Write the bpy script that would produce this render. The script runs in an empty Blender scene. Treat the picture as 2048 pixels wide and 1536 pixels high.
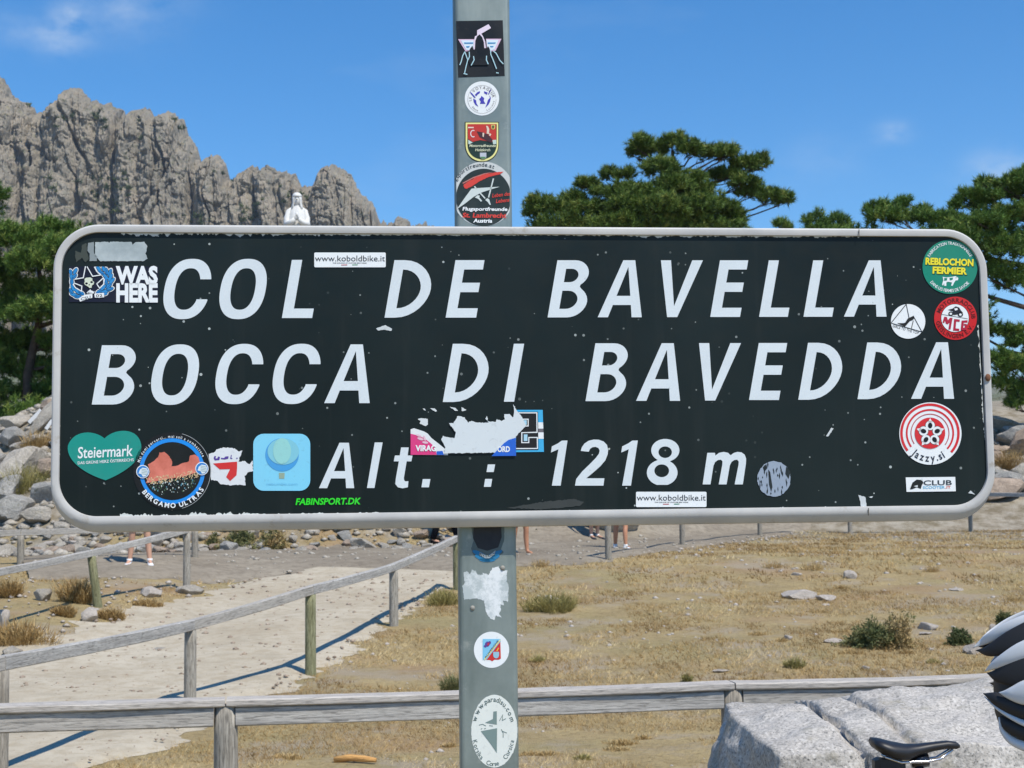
import bpy, bmesh, math, random
import numpy as np
from mathutils import Vector, Matrix, Euler, noise
from mathutils.geometry import tessellate_polygon

random.seed(7)
RNG = np.random.default_rng(11)
SC = bpy.context.scene
COL = SC.collection

# ------------------------------------------------------------------ camera
EYE = 1.85
FPX = 2900.0                       # focal length in pixels of the 2048 wide photograph
CAMROT = (Matrix.Rotation(math.radians(90 + 4.57), 3, 'X') @ Matrix.Rotation(math.radians(-0.7), 3, 'Z'))
cam_data = bpy.data.cameras.new('camera')
cam_data.sensor_width = 36.0
cam_data.lens = 36.0 * FPX / 2048.0
cam_data.clip_start = 0.05
cam_data.clip_end = 9000.0
cam_data.dof.use_dof = True
cam_data.dof.focus_distance = 2.02
cam_data.dof.aperture_fstop = 30.0
cam = bpy.data.objects.new('camera', cam_data)
COL.objects.link(cam)
cam.matrix_world = Matrix.Translation((0, 0, EYE)) @ CAMROT.to_4x4()
SC.camera = cam

# ------------------------------------------------------------------ sun, sky, exposure
SUN_DIR = Vector((0.34, -0.42, 0.86)).normalized()      # towards the sun: behind the camera, to the right
sun_el = math.asin(SUN_DIR.z)
sun_az = math.atan2(SUN_DIR.x, SUN_DIR.y)               # clockwise from +Y
sun_data = bpy.data.lights.new('sun', 'SUN')
sun_data.energy = 4.3
sun_data.angle = math.radians(0.53)
sun_data.color = (1.0, 0.945, 0.85)
sun = bpy.data.objects.new('sun', sun_data)
COL.objects.link(sun)
sun.rotation_euler = SUN_DIR.to_track_quat('Z', 'Y').to_euler()
sun.location = (20, -25, 60)

def ray(u, v):
    return (CAMROT @ Vector(((u - 1024) / FPX, -(v - 768) / FPX, -1.0)))

world = bpy.data.worlds.new('World')
SC.world = world
world.use_nodes = True
wt = world.node_tree
for n in list(wt.nodes): wt.nodes.remove(n)
wo = wt.nodes.new('ShaderNodeOutputWorld')
wb = wt.nodes.new('ShaderNodeBackground')
wb.inputs['Strength'].default_value = 0.15
sky = wt.nodes.new('ShaderNodeTexSky')
sky.sky_type = 'NISHITA'
sky.sun_disc = False
sky.sun_elevation = sun_el
sky.sun_rotation = sun_az
sky.altitude = 0
sky.air_density = 1.0
sky.dust_density = 0.0
sky.ozone_density = 6.0
# thin drifting clouds: patches of noise on the sky's own directions
tc = wt.nodes.new('ShaderNodeTexCoord')
def wmath(op, a, b=None, c=None):
    n = wt.nodes.new('ShaderNodeMath'); n.operation = op
    for i, x in enumerate((a, b, c)):
        if x is None: continue
        if isinstance(x, (int, float)): n.inputs[i].default_value = x
        else: wt.links.new(x, n.inputs[i])
    return n.outputs[0]
def wnoise(scale, detail, rough, stretch=(1, 1, 1)):
    mp = wt.nodes.new('ShaderNodeMapping'); mp.inputs['Scale'].default_value = stretch
    wt.links.new(tc.outputs['Generated'], mp.inputs['Vector'])
    n = wt.nodes.new('ShaderNodeTexNoise')
    n.inputs['Scale'].default_value = scale; n.inputs['Detail'].default_value = detail
    n.inputs['Roughness'].default_value = rough
    wt.links.new(mp.outputs[0], n.inputs['Vector'])
    return n.outputs['Fac']
fine = wnoise(38, 6, 0.6, (1, 1, 1.8))
wide = wnoise(5.0, 5, 0.55, (1, 1, 3))
total = wmath('MULTIPLY', wmath('MAXIMUM', wmath('SUBTRACT', wide, 0.60), 0.0), 0.5)
for (u, v, rad, amp) in ((120, 72, .018, .45), (140, 30, .010, .45), (260, 4, .035, .26), (10, 60, .02, .16),
                         (1785, 266, .0105, .42), (2000, 340, .020, .42), (1640, 320, .03, .10)):
    d = ray(u, v).normalized()
    vs = wt.nodes.new('ShaderNodeVectorMath'); vs.operation = 'SUBTRACT'
    wt.links.new(tc.outputs['Generated'], vs.inputs[0]); vs.inputs[1].default_value = d
    vm = wt.nodes.new('ShaderNodeVectorMath'); vm.operation = 'MULTIPLY'
    wt.links.new(vs.outputs[0], vm.inputs[0]); vm.inputs[1].default_value = (1, 1, 1.7)
    ln = wt.nodes.new('ShaderNodeVectorMath'); ln.operation = 'LENGTH'
    wt.links.new(vm.outputs[0], ln.inputs[0])
    q = wmath('DIVIDE', ln.outputs['Value'], rad)
    g = wmath('EXPONENT', wmath('MULTIPLY', wmath('MULTIPLY', q, q), -1.0))
    m = wmath('MULTIPLY', wmath('MULTIPLY', g, amp), wmath('MAXIMUM', wmath('SUBTRACT', wmath('MULTIPLY', fine, 2.6), 0.75), 0.0))
    total = wmath('ADD', total, m)
total = wmath('MINIMUM', total, 0.6)
mix = wt.nodes.new('ShaderNodeMixRGB')
wt.links.new(total, mix.inputs['Fac'])
hs = wt.nodes.new('ShaderNodeHueSaturation'); hs.inputs['Saturation'].default_value = 1.27; hs.inputs['Value'].default_value = 0.95
wt.links.new(sky.outputs[0], hs.inputs['Color'])
wt.links.new(hs.outputs[0], mix.inputs['Color1'])
mix.inputs['Color2'].default_value = (4.3, 4.9, 5.5, 1)
wt.links.new(mix.outputs[0], wb.inputs['Color'])
wt.links.new(wb.outputs[0], wo.inputs['Surface'])

SC.view_settings.view_transform = 'Standard'
SC.view_settings.look = 'None'
SC.view_settings.exposure = 0.18
SC.view_settings.gamma = 1.0
SC.view_settings.use_curve_mapping = False
SC.render.engine = 'CYCLES'
SC.cycles.max_bounces = 6
SC.cycles.transparent_max_bounces = 4

# ------------------------------------------------------------------ helpers
def tag(o, label=None, cat=None, group=None, kind=None):
    if label: o['label'] = label
    if cat: o['category'] = cat
    if group: o['group'] = group
    if kind: o['kind'] = kind
    return o

def empty(name, loc=(0, 0, 0), rot=(0, 0, 0), parent=None):
    o = bpy.data.objects.new(name, None)
    o.empty_display_size = 0.2
    COL.objects.link(o); o.location = loc; o.rotation_euler = rot
    o.parent = parent
    return o

def mesh_obj(name, verts, faces, mat=None, parent=None, smooth=False):
    me = bpy.data.meshes.new(name)
    me.from_pydata([tuple(v) for v in verts], [], [tuple(f) for f in faces])
    if mat: me.materials.append(mat)
    if smooth:
        for p in me.polygons: p.use_smooth = True
    o = bpy.data.objects.new(name, me)
    COL.objects.link(o); o.parent = parent
    return o

def np_mesh(name, V, F, mat=None, parent=None, smooth=False):
    """V (n,3) float array, F (m,k) int array of equal sized faces"""
    me = bpy.data.meshes.new(name)
    V = np.asarray(V, dtype=np.float32); F = np.asarray(F, dtype=np.int32)
    n, k = F.shape
    me.vertices.add(len(V)); me.vertices.foreach_set('co', V.ravel())
    me.loops.add(n * k); me.loops.foreach_set('vertex_index', F.ravel())
    me.polygons.add(n)
    me.polygons.foreach_set('loop_start', np.arange(0, n * k, k, dtype=np.int32))
    me.update(calc_edges=True)
    if smooth: me.polygons.foreach_set('use_smooth', np.ones(n, dtype=bool))
    if mat: me.materials.append(mat)
    o = bpy.data.objects.new(name, me)
    COL.objects.link(o); o.parent = parent
    return o

def point_attr(o, name, values):
    a = o.data.attributes.new(name, 'FLOAT', 'POINT')
    a.data.foreach_set('value', np.asarray(values, dtype=np.float32))

def bm_obj(name, bm, mat=None, parent=None, smooth=False):
    me = bpy.data.meshes.new(name); bm.to_mesh(me); bm.free()
    if mat: me.materials.append(mat)
    if smooth:
        for p in me.polygons: p.use_smooth = True
    o = bpy.data.objects.new(name, me); COL.objects.link(o); o.parent = parent
    return o

def copy_tree(o, parent=None):
    c = o.copy(); COL.objects.link(c); c.parent = parent
    for ch in o.children: copy_tree(ch, c)
    return c

def srgb(r, g, b):
    f = lambda c: (c / 255 / 12.92) if c / 255 <= 0.04045 else ((c / 255 + 0.055) / 1.055) ** 2.4
    return (f(r), f(g), f(b))

def ss(a, b, x):
    t = np.clip((np.asarray(x, dtype=float) - a) / (b - a), 0, 1)
    return t * t * (3 - 2 * t)

# vectorised value noise -------------------------------------------------
_P = RNG.random((64, 64, 64))
def vnoise(x, y, z):
    x, y, z = np.broadcast_arrays(np.asarray(x, float), np.asarray(y, float), np.asarray(z, float))
    xi, yi, zi = np.floor(x).astype(int), np.floor(y).astype(int), np.floor(z).astype(int)
    fx, fy, fz = x - xi, y - yi, z - zi
    fx, fy, fz = fx * fx * (3 - 2 * fx), fy * fy * (3 - 2 * fy), fz * fz * (3 - 2 * fz)
    r = 0
    for dx in (0, 1):
        for dy in (0, 1):
            for dz in (0, 1):
                w = (fx if dx else 1 - fx) * (fy if dy else 1 - fy) * (fz if dz else 1 - fz)
                r = r + w * _P[(xi + dx) % 64, (yi + dy) % 64, (zi + dz) % 64]
    return r * 2 - 1
def fbm(x, y, z, oct=4, gain=.5):
    r = 0; a = 1.0
    for i in range(oct):
        r = r + a * vnoise(x * 2 ** i + 17.3 * i, y * 2 ** i + 5.1 * i, z * 2 ** i + 9.7 * i); a *= gain
    return r

# ------------------------------------------------------------------ materials
class NT:
    def __init__(s, name):
        s.m = bpy.data.materials.new(name); s.m.use_nodes = True
        s.t = s.m.node_tree
        s.b = s.t.nodes['Principled BSDF']
        s.co = s.t.nodes.new('ShaderNodeTexCoord')
    def link(s, a, b): s.t.links.new(a, b)
    def noise(s, scale, detail=4, rough=.55, stretch=None, space='Object', out='Fac'):
        n = s.t.nodes.new('ShaderNodeTexNoise')
        n.inputs['Scale'].default_value = scale; n.inputs['Detail'].default_value = detail; n.inputs['Roughness'].default_value = rough
        src = s.co.outputs[space]
        if stretch:
            mp = s.t.nodes.new('ShaderNodeMapping'); mp.inputs['Scale'].default_value = stretch
            s.link(src, mp.inputs['Vector']); src = mp.outputs[0]
        s.link(src, n.inputs['Vector']); return n.outputs[out]
    def voro(s, scale, feature='F1', stretch=None, out='Distance', space='Object'):
        n = s.t.nodes.new('ShaderNodeTexVoronoi'); n.feature = feature; n.inputs['Scale'].default_value = scale
        src = s.co.outputs[space]
        if stretch:
            mp = s.t.nodes.new('ShaderNodeMapping'); mp.inputs['Scale'].default_value = stretch
            s.link(src, mp.inputs['Vector']); src = mp.outputs[0]
        s.link(src, n.inputs['Vector']); return n.outputs[out]
    def ramp(s, fac, stops):
        n = s.t.nodes.new('ShaderNodeValToRGB')
        while len(n.color_ramp.elements) < len(stops): n.color_ramp.elements.new(0.5)
        for e, (p, c) in zip(n.color_ramp.elements, stops):
            e.position = p
            e.color = (c, c, c, 1) if isinstance(c, (int, float)) else (*c, 1)
        s.link(fac, n.inputs['Fac']); return n.outputs['Color']
    def mix(s, fac, a, b, mode='MIX'):
        n = s.t.nodes.new('ShaderNodeMixRGB'); n.blend_type = mode
        for i, x in zip(('Fac', 'Color1', 'Color2'), (fac, a, b)):
            if isinstance(x, (int, float)): n.inputs[i].default_value = x if i == 'Fac' else (x, x, x, 1)
            elif isinstance(x, tuple): n.inputs[i].default_value = (*x, 1)
            else: s.link(x, n.inputs[i])
        return n.outputs[0]
    def math(s, op, a, b=0.0):
        n = s.t.nodes.new('ShaderNodeMath'); n.operation = op
        for i, x in enumerate((a, b)):
            if isinstance(x, (int, float)): n.inputs[i].default_value = x
            else: s.link(x, n.inputs[i])
        return n.outputs[0]
    def attr(s, name, out='Fac'):
        n = s.t.nodes.new('ShaderNodeAttribute'); n.attribute_name = name; return n.outputs[out]
    def color(s, c):
        if isinstance(c, tuple): s.b.inputs['Base Color'].default_value = (*c, 1)
        else: s.link(c, s.b.inputs['Base Color'])
    def rough(s, r):
        if isinstance(r, (int, float)): s.b.inputs['Roughness'].default_value = r
        else: s.link(r, s.b.inputs['Roughness'])
    def spec(s, x): s.b.inputs['Specular IOR Level'].default_value = x
    def bump(s, h, strength=.4, dist=.01):
        n = s.t.nodes.new('ShaderNodeBump'); n.inputs['Strength'].default_value = strength; n.inputs['Distance'].default_value = dist
        s.link(h, n.inputs['Height']); s.link(n.outputs[0], s.b.inputs['Normal'])

_flat = {}
def flat(rgb, rough=.45, var=.08):
    """printed / painted surface colour with a little wear"""
    key = (rgb, rough, var)
    if key in _flat: return _flat[key]
    n = NT('print_%02x%02x%02x' % tuple(int(max(0, min(255, c))) for c in rgb))
    c = srgb(*rgb)
    k = n.noise(60, 4, .6); w = n.noise(11, 5, .65); g = n.noise(150, 3, .6)
    lum = sum(c) / 3
    col = n.mix(n.ramp(w, [(.38, 0.0), (.72, .30)]), c, tuple(min(1, x * .72 + lum * .16 + .03) for x in c))
    col = n.mix(n.ramp(k, [(.3, 0.0), (.75, var)]), col, tuple(min(1, x * .8 + .03) for x in c))
    col = n.mix(n.ramp(g, [(.60, 0.0), (.74, .35)]), col, tuple(x * .55 + .035 for x in c))
    n.color(col)
    n.rough(n.ramp(w, [(.3, rough), (.7, min(1, rough + .25))])); n.spec(.3)
    _flat[key] = n.m
    return n.m

def stone_mat(name, light, dark, scale=1.0, lichen=None, speck=.5):
    n = NT(name)
    a = n.noise(1.3 * scale, 6, .6); b = n.noise(9 * scale, 5, .65); c = n.noise(45 * scale, 3, .6)
    col = n.mix(n.ramp(a, [(.32, 0.0), (.68, 1.0)]), dark, light)
    col = n.mix(n.ramp(b, [(.35, .55), (.62, 0.0)]), col, tuple(x * .62 for x in dark))
    col = n.mix(n.ramp(c, [(.30, speck), (.46, 0.0)]), col, tuple(x * .45 for x in dark))
    col = n.mix(n.ramp(c, [(.56, 0.0), (.70, speck)]), col, tuple(min(1, x * 1.35) for x in light))
    if lichen: col = n.mix(n.ramp(n.noise(2.6 * scale, 5, .7), [(.58, 0.0), (.70, .55)]), col, lichen)
    n.color(col); n.rough(.9); n.spec(.2)
    h = n.math('ADD', n.math('MULTIPLY', b, 1.0), n.math('MULTIPLY', c, .35))
    n.bump(h, .7, .05 / scale)
    return n.m

def wood_mat(name, c1, c2, axis=0):
    n = NT(name)
    st = [9, 9, 9]; st[axis] = .9
    g = n.noise(5, 6, .65, tuple(st)); g2 = n.noise(16, 4, .6, tuple(st)); blot = n.noise(2.2, 4, .6)
    col = n.mix(n.ramp(g, [(.3, 0.0), (.7, 1.0)]), c2, c1)
    oi = n.t.nodes.new('ShaderNodeObjectInfo')
    col = n.mix(n.ramp(oi.outputs['Random'], [(0.0, .42), (1.0, 0.0)]), col, tuple(x * y for x, y in zip(c2, (.98, .90, .80))))
    st2 = [22, 22, 22]; st2[axis] = .35
    g4 = n.noise(4.0, 4, .6, tuple(st2))
    col = n.mix(n.ramp(g4, [(.40, .55), (.48, 0.0)]), col, tuple(x * .55 for x in c2))
    col = n.mix(n.ramp(g2, [(.36, .75), (.5, 0.0)]), col, tuple(x * .45 for x in c2))
    col = n.mix(n.ramp(blot, [(.5, 0.0), (.75, .35)]), col, tuple(x * .72 for x in c1))
    k = n.voro(2.3, stretch=tuple(1.4 if i == axis else 5 for i in range(3)))
    col = n.mix(n.ramp(k, [(.05, .7), (.12, 0.0)]), col, tuple(x * .4 for x in c2))
    n.color(col); n.rough(.85); n.spec(.2)
    n.bump(g2, .5, .006)
    return n.m

M = {}
M['wood'] = wood_mat('weathered_plank', srgb(202, 198, 190), srgb(162, 158, 151))
M['wood_cap'] = wood_mat('weathered_cap_plank', srgb(212, 207, 199), srgb(174, 168, 160))
M['post_wood'] = wood_mat('weathered_post', srgb(184, 179, 168), srgb(138, 132, 121), 2)
M['post_green'] = wood_mat('greenish_post', srgb(165, 163, 130), srgb(112, 112, 80), 2)
M['rock'] = stone_mat('pale_granite', srgb(200, 192, 178), srgb(160, 152, 139), .8, srgb(120, 112, 70), .5)
M['rock2'] = stone_mat('warm_granite', srgb(192, 172, 152), srgb(146, 130, 114), .8, None, .4)
M['rock3'] = stone_mat('grey_granite', srgb(184, 180, 172), srgb(144, 141, 134), .8, srgb(104, 104, 82), .5)
M['metal'] = None
# ------------------------------------------------------------------ terrain
_ky = np.array([-60, 0, 5, 8, 12, 15, 18.5, 22.5, 25.5, 30, 36, 46, 56, 80, 200, 900, 4000], float)
_kz = np.array([.13, .13, .13, 0, 0, .09, .26, .50, .80, .85, .95, 4.0, 5.6, 6.5, 9, 30, 30], float)
MOUND = (-5.6, 40.5)
def hgt(x, y, rough=True):
    x = np.asarray(x, float); y = np.asarray(y, float)
    z = np.interp(y, _ky, _kz)
    z = z + .22 * ss(-4.2, -6.2, x) * ss(14, 19, y) * (1 - ss(24, 28, y))
    d = np.hypot((x - MOUND[0]) / 1.25, y - MOUND[1])
    z = z + np.clip(1 - d / 10.2, 0, 1) ** 1.15 * 6.4
    if rough:
        z = z + .018 * fbm(x * .9, y * .9, 3.3, 3) * ss(4, 9, y)
        z = z + .16 * fbm(x * .35, y * .35, 1.7, 3) * ss(33, 40, y)
    return z
def ground_z(x, y): return float(hgt(x, y))

def at(u, v, Y):
    d = ray(u, v); t = Y / d.y
    return Vector((d.x * t, Y, EYE + d.z * t))
def on_ground(u, v, y0=4.0, y1=60.0):
    """point of the terrain seen at photo pixel (u, v)"""
    Y = y0; prev = y0
    while Y < y1:
        p = at(u, v, Y)
        if p.z <= ground_z(p.x, p.y):
            lo, hi = prev, Y
            for _ in range(18):
                mid = (lo + hi) / 2; q = at(u, v, mid)
                if q.z <= ground_z(q.x, q.y): hi = mid
                else: lo = mid
            q = at(u, v, hi); return Vector((q.x, q.y, ground_z(q.x, q.y)))
        prev = Y; Y += .25
    q = at(u, v, y1); return Vector((q.x, q.y, ground_z(q.x, q.y)))

gx = np.concatenate([-np.geomspace(3500, 17, 26), np.arange(-16.8, 16.9, .24), np.geomspace(17, 3500, 26)])
gy = np.concatenate([-np.geomspace(2500, 6, 16), np.arange(-5, 8, .6), np.arange(8, 52, .24), np.geomspace(52.5, 4000, 34)])
X, Y = np.meshgrid(gx, gy)
Z = hgt(X, Y)
nx, ny = len(gx), len(gy)
idx = np.arange(nx * ny).reshape(ny, nx)
F = np.stack([idx[:-1, :-1], idx[:-1, 1:], idx[1:, 1:], idx[1:, :-1]], -1).reshape(-1, 4)
n = NT('dry_meadow')
big = n.noise(.35, 4, .6); mid = n.noise(1.7, 5, .65); fine = n.noise(14, 5, .7); grit = n.noise(60, 3, .7)
col = n.mix(n.ramp(mid, [(.32, 0.0), (.66, 1.0)]), srgb(150, 132, 96), srgb(176, 156, 114))
col = n.mix(n.ramp(big, [(.50, 0.0), (.66, .55)]), col, srgb(144, 138, 98))
col = n.mix(n.ramp(fine, [(.34, .55), (.5, 0.0)]), col, srgb(112, 96, 66))
col = n.mix(n.ramp(n.noise(.9, 5, .7), [(.50, 0.0), (.62, .85)]), col, srgb(164, 150, 128))
col = n.mix(n.ramp(n.noise(.6, 4, .6), [(.54, 0.0), (.68, .5)]), col, srgb(158, 128, 100))
col = n.mix(n.ramp(grit, [(.60, 0.0), (.72, .45)]), col, srgb(205, 192, 168))
sx = n.t.nodes.new('ShaderNodeSeparateXYZ'); n.link(n.co.outputs['Object'], sx.inputs[0])
edge = n.math('ADD', sx.outputs['Y'], n.math('MULTIPLY', n.noise(.5, 4, .6), 7.0))
rub = n.math('MULTIPLY', n.math('MINIMUM', n.math('MAXIMUM', n.math('SUBTRACT', edge, 34.5), 0.0), 1.0), .85)
col = n.mix(rub, col, n.mix(n.ramp(n.noise(2.2, 6, .7), [(.38, 0.0), (.6, 1.0)]), srgb(118, 108, 90), srgb(168, 160, 146)))
n.color(col); n.rough(.95); n.spec(.1)
n.bump(n.math('ADD', fine, n.math('MULTIPLY', grit, .4)), .8, .05)
M['meadow'] = n.m
ground = np_mesh('ground', np.stack([X, Y, Z], -1).reshape(-1, 3), F, M['meadow'], smooth=True)
tag(ground, kind='structure')

# --- trodden paths ---------------------------------------------------------
def path_mat(name, c1, c2, c3):
    n = NT(name)
    a = n.noise(.8, 5, .6); b = n.noise(7, 5, .65); c = n.noise(50, 3, .6)
    col = n.mix(n.ramp(a, [(.3, 0.0), (.7, 1.0)]), c1, c2)
    col = n.mix(n.ramp(b, [(.38, .5), (.54, 0.0)]), col, c3)
    col = n.mix(n.ramp(c, [(.58, 0.0), (.72, .4)]), col, tuple(min(1, x * 1.25) for x in c2))
    col = n.mix(n.ramp(n.voro(30), [(.06, .5), (.12, 0.0)]), col, tuple(x * .6 for x in c3))
    col = n.mix(n.ramp(n.noise(2.3, 6, .7), [(.52, 0.0), (.64, .5)]), col, tuple(x * .82 for x in c1))
    col = n.mix(n.ramp(n.noise(.45, 4, .6), [(.5, 0.0), (.68, .45)]), col, c3)
    n.color(col); n.rough(.95); n.spec(.1)
    n.bump(n.math('ADD', n.math('ADD', b, n.noise(22, 4, .6)), n.math('MULTIPLY', c, .5)), .35, .03)
    return n.m
M['sand'] = path_mat('sandy_path', srgb(174, 163, 142), srgb(192, 182, 162), srgb(158, 143, 119))
M['dirt'] = path_mat('grey_trodden_earth', srgb(132, 122, 107), srgb(156, 146, 129), srgb(108, 98, 84))

def strip(name, A, B, mat, lift, na=320, nb=40, wob=.20):
    def samp(pts):
        P = np.array([[p.x, p.y] for p in pts]); s = np.concatenate([[0], np.cumsum(np.hypot(*np.diff(P, axis=0).T))])
        t = np.linspace(0, s[-1], na)
        Q = np.stack([np.interp(t, s, P[:, 0]), np.interp(t, s, P[:, 1])], -1)
        for _ in range(3): Q[1:-1] = (Q[:-2] + 2 * Q[1:-1] + Q[2:]) / 4
        return Q
    P, Q = samp(A), samp(B)
    t = np.arange(na)
    P0, Q0 = P.copy(), Q.copy()
    for R, sd in ((P, 3.1), (Q, 8.7)):
        R[:, 0] += wob * fbm(R[:, 0] * 1.7, R[:, 1] * 1.7, sd, 5, .65); R[:, 1] += wob * fbm(R[:, 0] * 1.7, R[:, 1] * 1.7, sd + 4, 5, .65)
    w = np.linspace(0, 1, nb)[None, :, None]
    G = P0[:, None] * (1 - w) + Q0[:, None] * w
    nv = Q0 - P0; nv /= np.linalg.norm(nv, axis=1, keepdims=True)          # wobble the borders across the path only
    jp, jq = ((P - P0) * nv).sum(1), ((Q - Q0) * nv).sum(1)
    G = G + nv[:, None] * (jp[:, None, None] * np.clip(1 - w * 8, 0, 1) + jq[:, None, None] * np.clip(1 - (1 - w) * 8, 0, 1))
    P, Q = G[:, 0].copy(), G[:, -1].copy()
    lw = np.minimum(1, np.minimum(w[..., 0], 1 - w[..., 0]) * 14)
    z = hgt(G[..., 0], G[..., 1]) + .003 + lift * lw
    V = np.concatenate([G, z[..., None]], -1).reshape(-1, 3)
    I = np.arange(na * nb).reshape(na, nb)
    F = np.stack([I[:-1, :-1], I[:-1, 1:], I[1:, 1:], I[1:, :-1]], -1).reshape(-1, 4)
    o = np_mesh(name, V, F, mat, smooth=True)
    tag(o, kind='structure')
    return np.concatenate([P, Q[::-1]])
g = on_ground
path_poly = strip('sandy_path',
    [g(-700, 1640), g(-420, 1480), g(-150, 1372), g(100, 1268), g(330, 1205), g(480, 1168), g(620, 1138)],
    [g(90, 1640), g(250, 1525), g(440, 1432), g(640, 1345), g(780, 1255), g(860, 1195), g(940, 1148)], M['sand'], .040)
far_poly = strip('trodden_path',
    [g(60, 1162), g(300, 1160), g(480, 1166), g(620, 1142), g(930, 1150), g(1000, 1137), g(1210, 1124), g(1400, 1096), g(1620, 1046), g(1850, 1018)],
    [g(40, 1118), g(200, 1112), g(400, 1104), g(620, 1098), g(880, 1090), g(1000, 1068), g(1150, 1045), g(1300, 1033), g(1500, 1022), g(1750, 1006)], M['dirt'], .050, 240, 20)

def inside(poly, x, y):
    x = np.asarray(x); y = np.asarray(y); r = np.zeros(x.shape, bool)
    a = poly[::3]; b = np.roll(a, -1, 0)
    for (x1, y1), (x2, y2) in zip(a, b):
        c = ((y1 > y) != (y2 > y)) & (x < (x2 - x1) * (y - y1) / (y2 - y1 + 1e-12) + x1)
        r ^= c
    return r

# ------------------------------------------------------------------ mountain of granite needles
ridge = [(-420, 150), (-260, 60), (-150, 60), (-60, 118), (-25, 140), (0, 160), (10, 168), (22, 190), (32, 207), (48, 210), (60, 215), (70, 232), (76, 238),
 (82, 222), (95, 213), (110, 216), (117, 205), (127, 186), (140, 176), (150, 176), (162, 184), (178, 192), (182, 205), (190, 198), (197, 207),
 (203, 215), (210, 209), (222, 214), (233, 220), (238, 238), (246, 245), (258, 240), (265, 222), (278, 218), (297, 219), (303, 226), (318, 231),
 (328, 230), (338, 226), (350, 229), (362, 240), (370, 255), (382, 277), (392, 300), (400, 325), (406, 337), (412, 320), (420, 313), (432, 310),
 (443, 316), (452, 335), (458, 360), (463, 367), (468, 366), (475, 357), (484, 345), (497, 336), (508, 334), (515, 341), (525, 342), (533, 335),
 (545, 334), (550, 341), (560, 344), (573, 342), (580, 350), (588, 350), (594, 360), (598, 373), (604, 370), (610, 369), (622, 372), (630, 368),
 (634, 352), (641, 338), (655, 335), (672, 333), (686, 335), (694, 344), (703, 352), (707, 362), (716, 375), (724, 390), (731, 397), (742, 402),
 (750, 420), (756, 440), (762, 447), (775, 443), (785, 448), (795, 437), (806, 431), (818, 440), (822, 450), (835, 448), (845, 443), (857, 450),
 (880, 456), (960, 480), (1100, 560), (1250, 680), (1400, 800), (1600, 900), (1800, 950)]
RU = np.array([r[0] for r in ridge], float); RV = np.array([r[1] for r in ridge], float)
MY = 900.0
nu = 900
U = np.concatenate([np.linspace(-420, -20, 90)[:-1], np.linspace(-20, 900, nu), np.linspace(900, 1800, 60)[1:]])
YREF = MY + 47
top = np.array([at(a, b, YREF).z for a, b in zip(U, np.interp(U, RU, RV))])
xs = np.array([at(a, 700, YREF).x for a in U])
# ridge detail
zb_ = 8.0
JAG = 1.3 * fbm(xs * .45, 0, 2.2, 4, .65) + 2.6 * (.45 - np.abs(vnoise(xs * .22, 3.0, 1.0))) + 1.8 * (.4 - np.abs(vnoise(xs * .55, 7.0, 1.0)))
top = np.maximum(top + JAG, zb_ + 1.0)
nt = 225
T = np.concatenate([np.linspace(0, .45, 36)[:-1], np.linspace(.45, 1, nt - 35)])
zb = zb_
XX = np.broadcast_to(xs, (nt, len(xs)))
ZZ = zb + (top - zb)[None, :] * (T[:, None] ** .85)
# tower bulges: each needle is a column standing proud of the wall, clefts between them
tow = [(-120, 60), (-20, 45), (40, 30), (95, 24), (150, 34), (205, 22), (235, 16), (285, 26), (340, 34), (378, 24), (430, 24), (468, 16), (505, 26), (548, 22),
       (585, 14), (620, 16), (665, 32), (705, 18), (740, 18), (806, 14), (848, 14), (920, 50), (1100, 120)]
scale = YREF / FPX
slant = .10
xe = XX + slant * (ZZ - 170) + 1.8 * fbm(XX * .05, 0, ZZ * .03, 3)
D = np.full(XX.shape, 0.0)
for (u, w) in tow:
    c = (u - 1024) * scale; hw = w * scale * 1.12
    q = np.clip(1 - ((xe - c) / hw) ** 2, 0, 1)
    D = np.maximum(D, np.sqrt(q) * (9 + hw * .85))
D = D + 7.0 * fbm(xe * .045, 3.3, ZZ * .018, 3)
# deep vertical joints
for (fx, fz, amp, th, sd) in ((.085, .010, 10.0, .11, 1.0), (.20, .02, 3.6, .09, 6.0), (.55, .05, 1.3, .12, 12.0)):
    r = np.abs(vnoise(xe * fx + 40 + .6 * vnoise(xe * .03, sd, ZZ * .05), sd, ZZ * fz))
    D = D - amp * np.clip(1 - r / th, 0, 1) ** .8
# horizontal ledges and blocks
for (fx, fz, amp, th, sd) in ((.05, .10, 3.0, .10, 21.0), (.09, .22, 1.8, .10, 31.0)):
    r = np.abs(vnoise(xe * fx, sd, ZZ * fz + .4 * vnoise(xe * .1, sd, 0)))
    D = D - amp * np.clip(1 - r / th, 0, 1)
D = D + 1.6 * fbm(xe * .16, 8.8, ZZ * .11, 4, .6) + .8 * fbm(xe * .6, 2.1, ZZ * .42, 3, .6) - 2.4 * np.abs(fbm(xe * .22, 4.4, ZZ * .10, 3, .6))
# jointed blocks: every block of rock stands at its own depth
def blocks(fx, fz, amp, sd):
    bz = np.floor(ZZ * fz + .8 * vnoise(xe * .07, sd, ZZ * .04)); bx = np.floor(xe * fx + .7 * vnoise(xe * .05, sd + 3, ZZ * .05) + .37 * bz)
    h = np.sin(bx * 127.1 + bz * 311.7 + sd) * 43758.5453
    return amp * ((h - np.floor(h)) - .5)
D = D + blocks(.10, .045, 4.5, 1.3) + blocks(.24, .12, 2.6, 5.1) + blocks(.5, .22, 1.3, 9.4)
# rounded tops: lean back close to the ridge, base steps forward
back = 26 * np.clip((T[:, None] - .90) / .10, 0, 1) ** 2.2
YY = MY + 30 - D * (.55 + .45 * (1 - T[:, None]) + .15) + back - 70 * (1 - T[:, None]) ** 1.3
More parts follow.
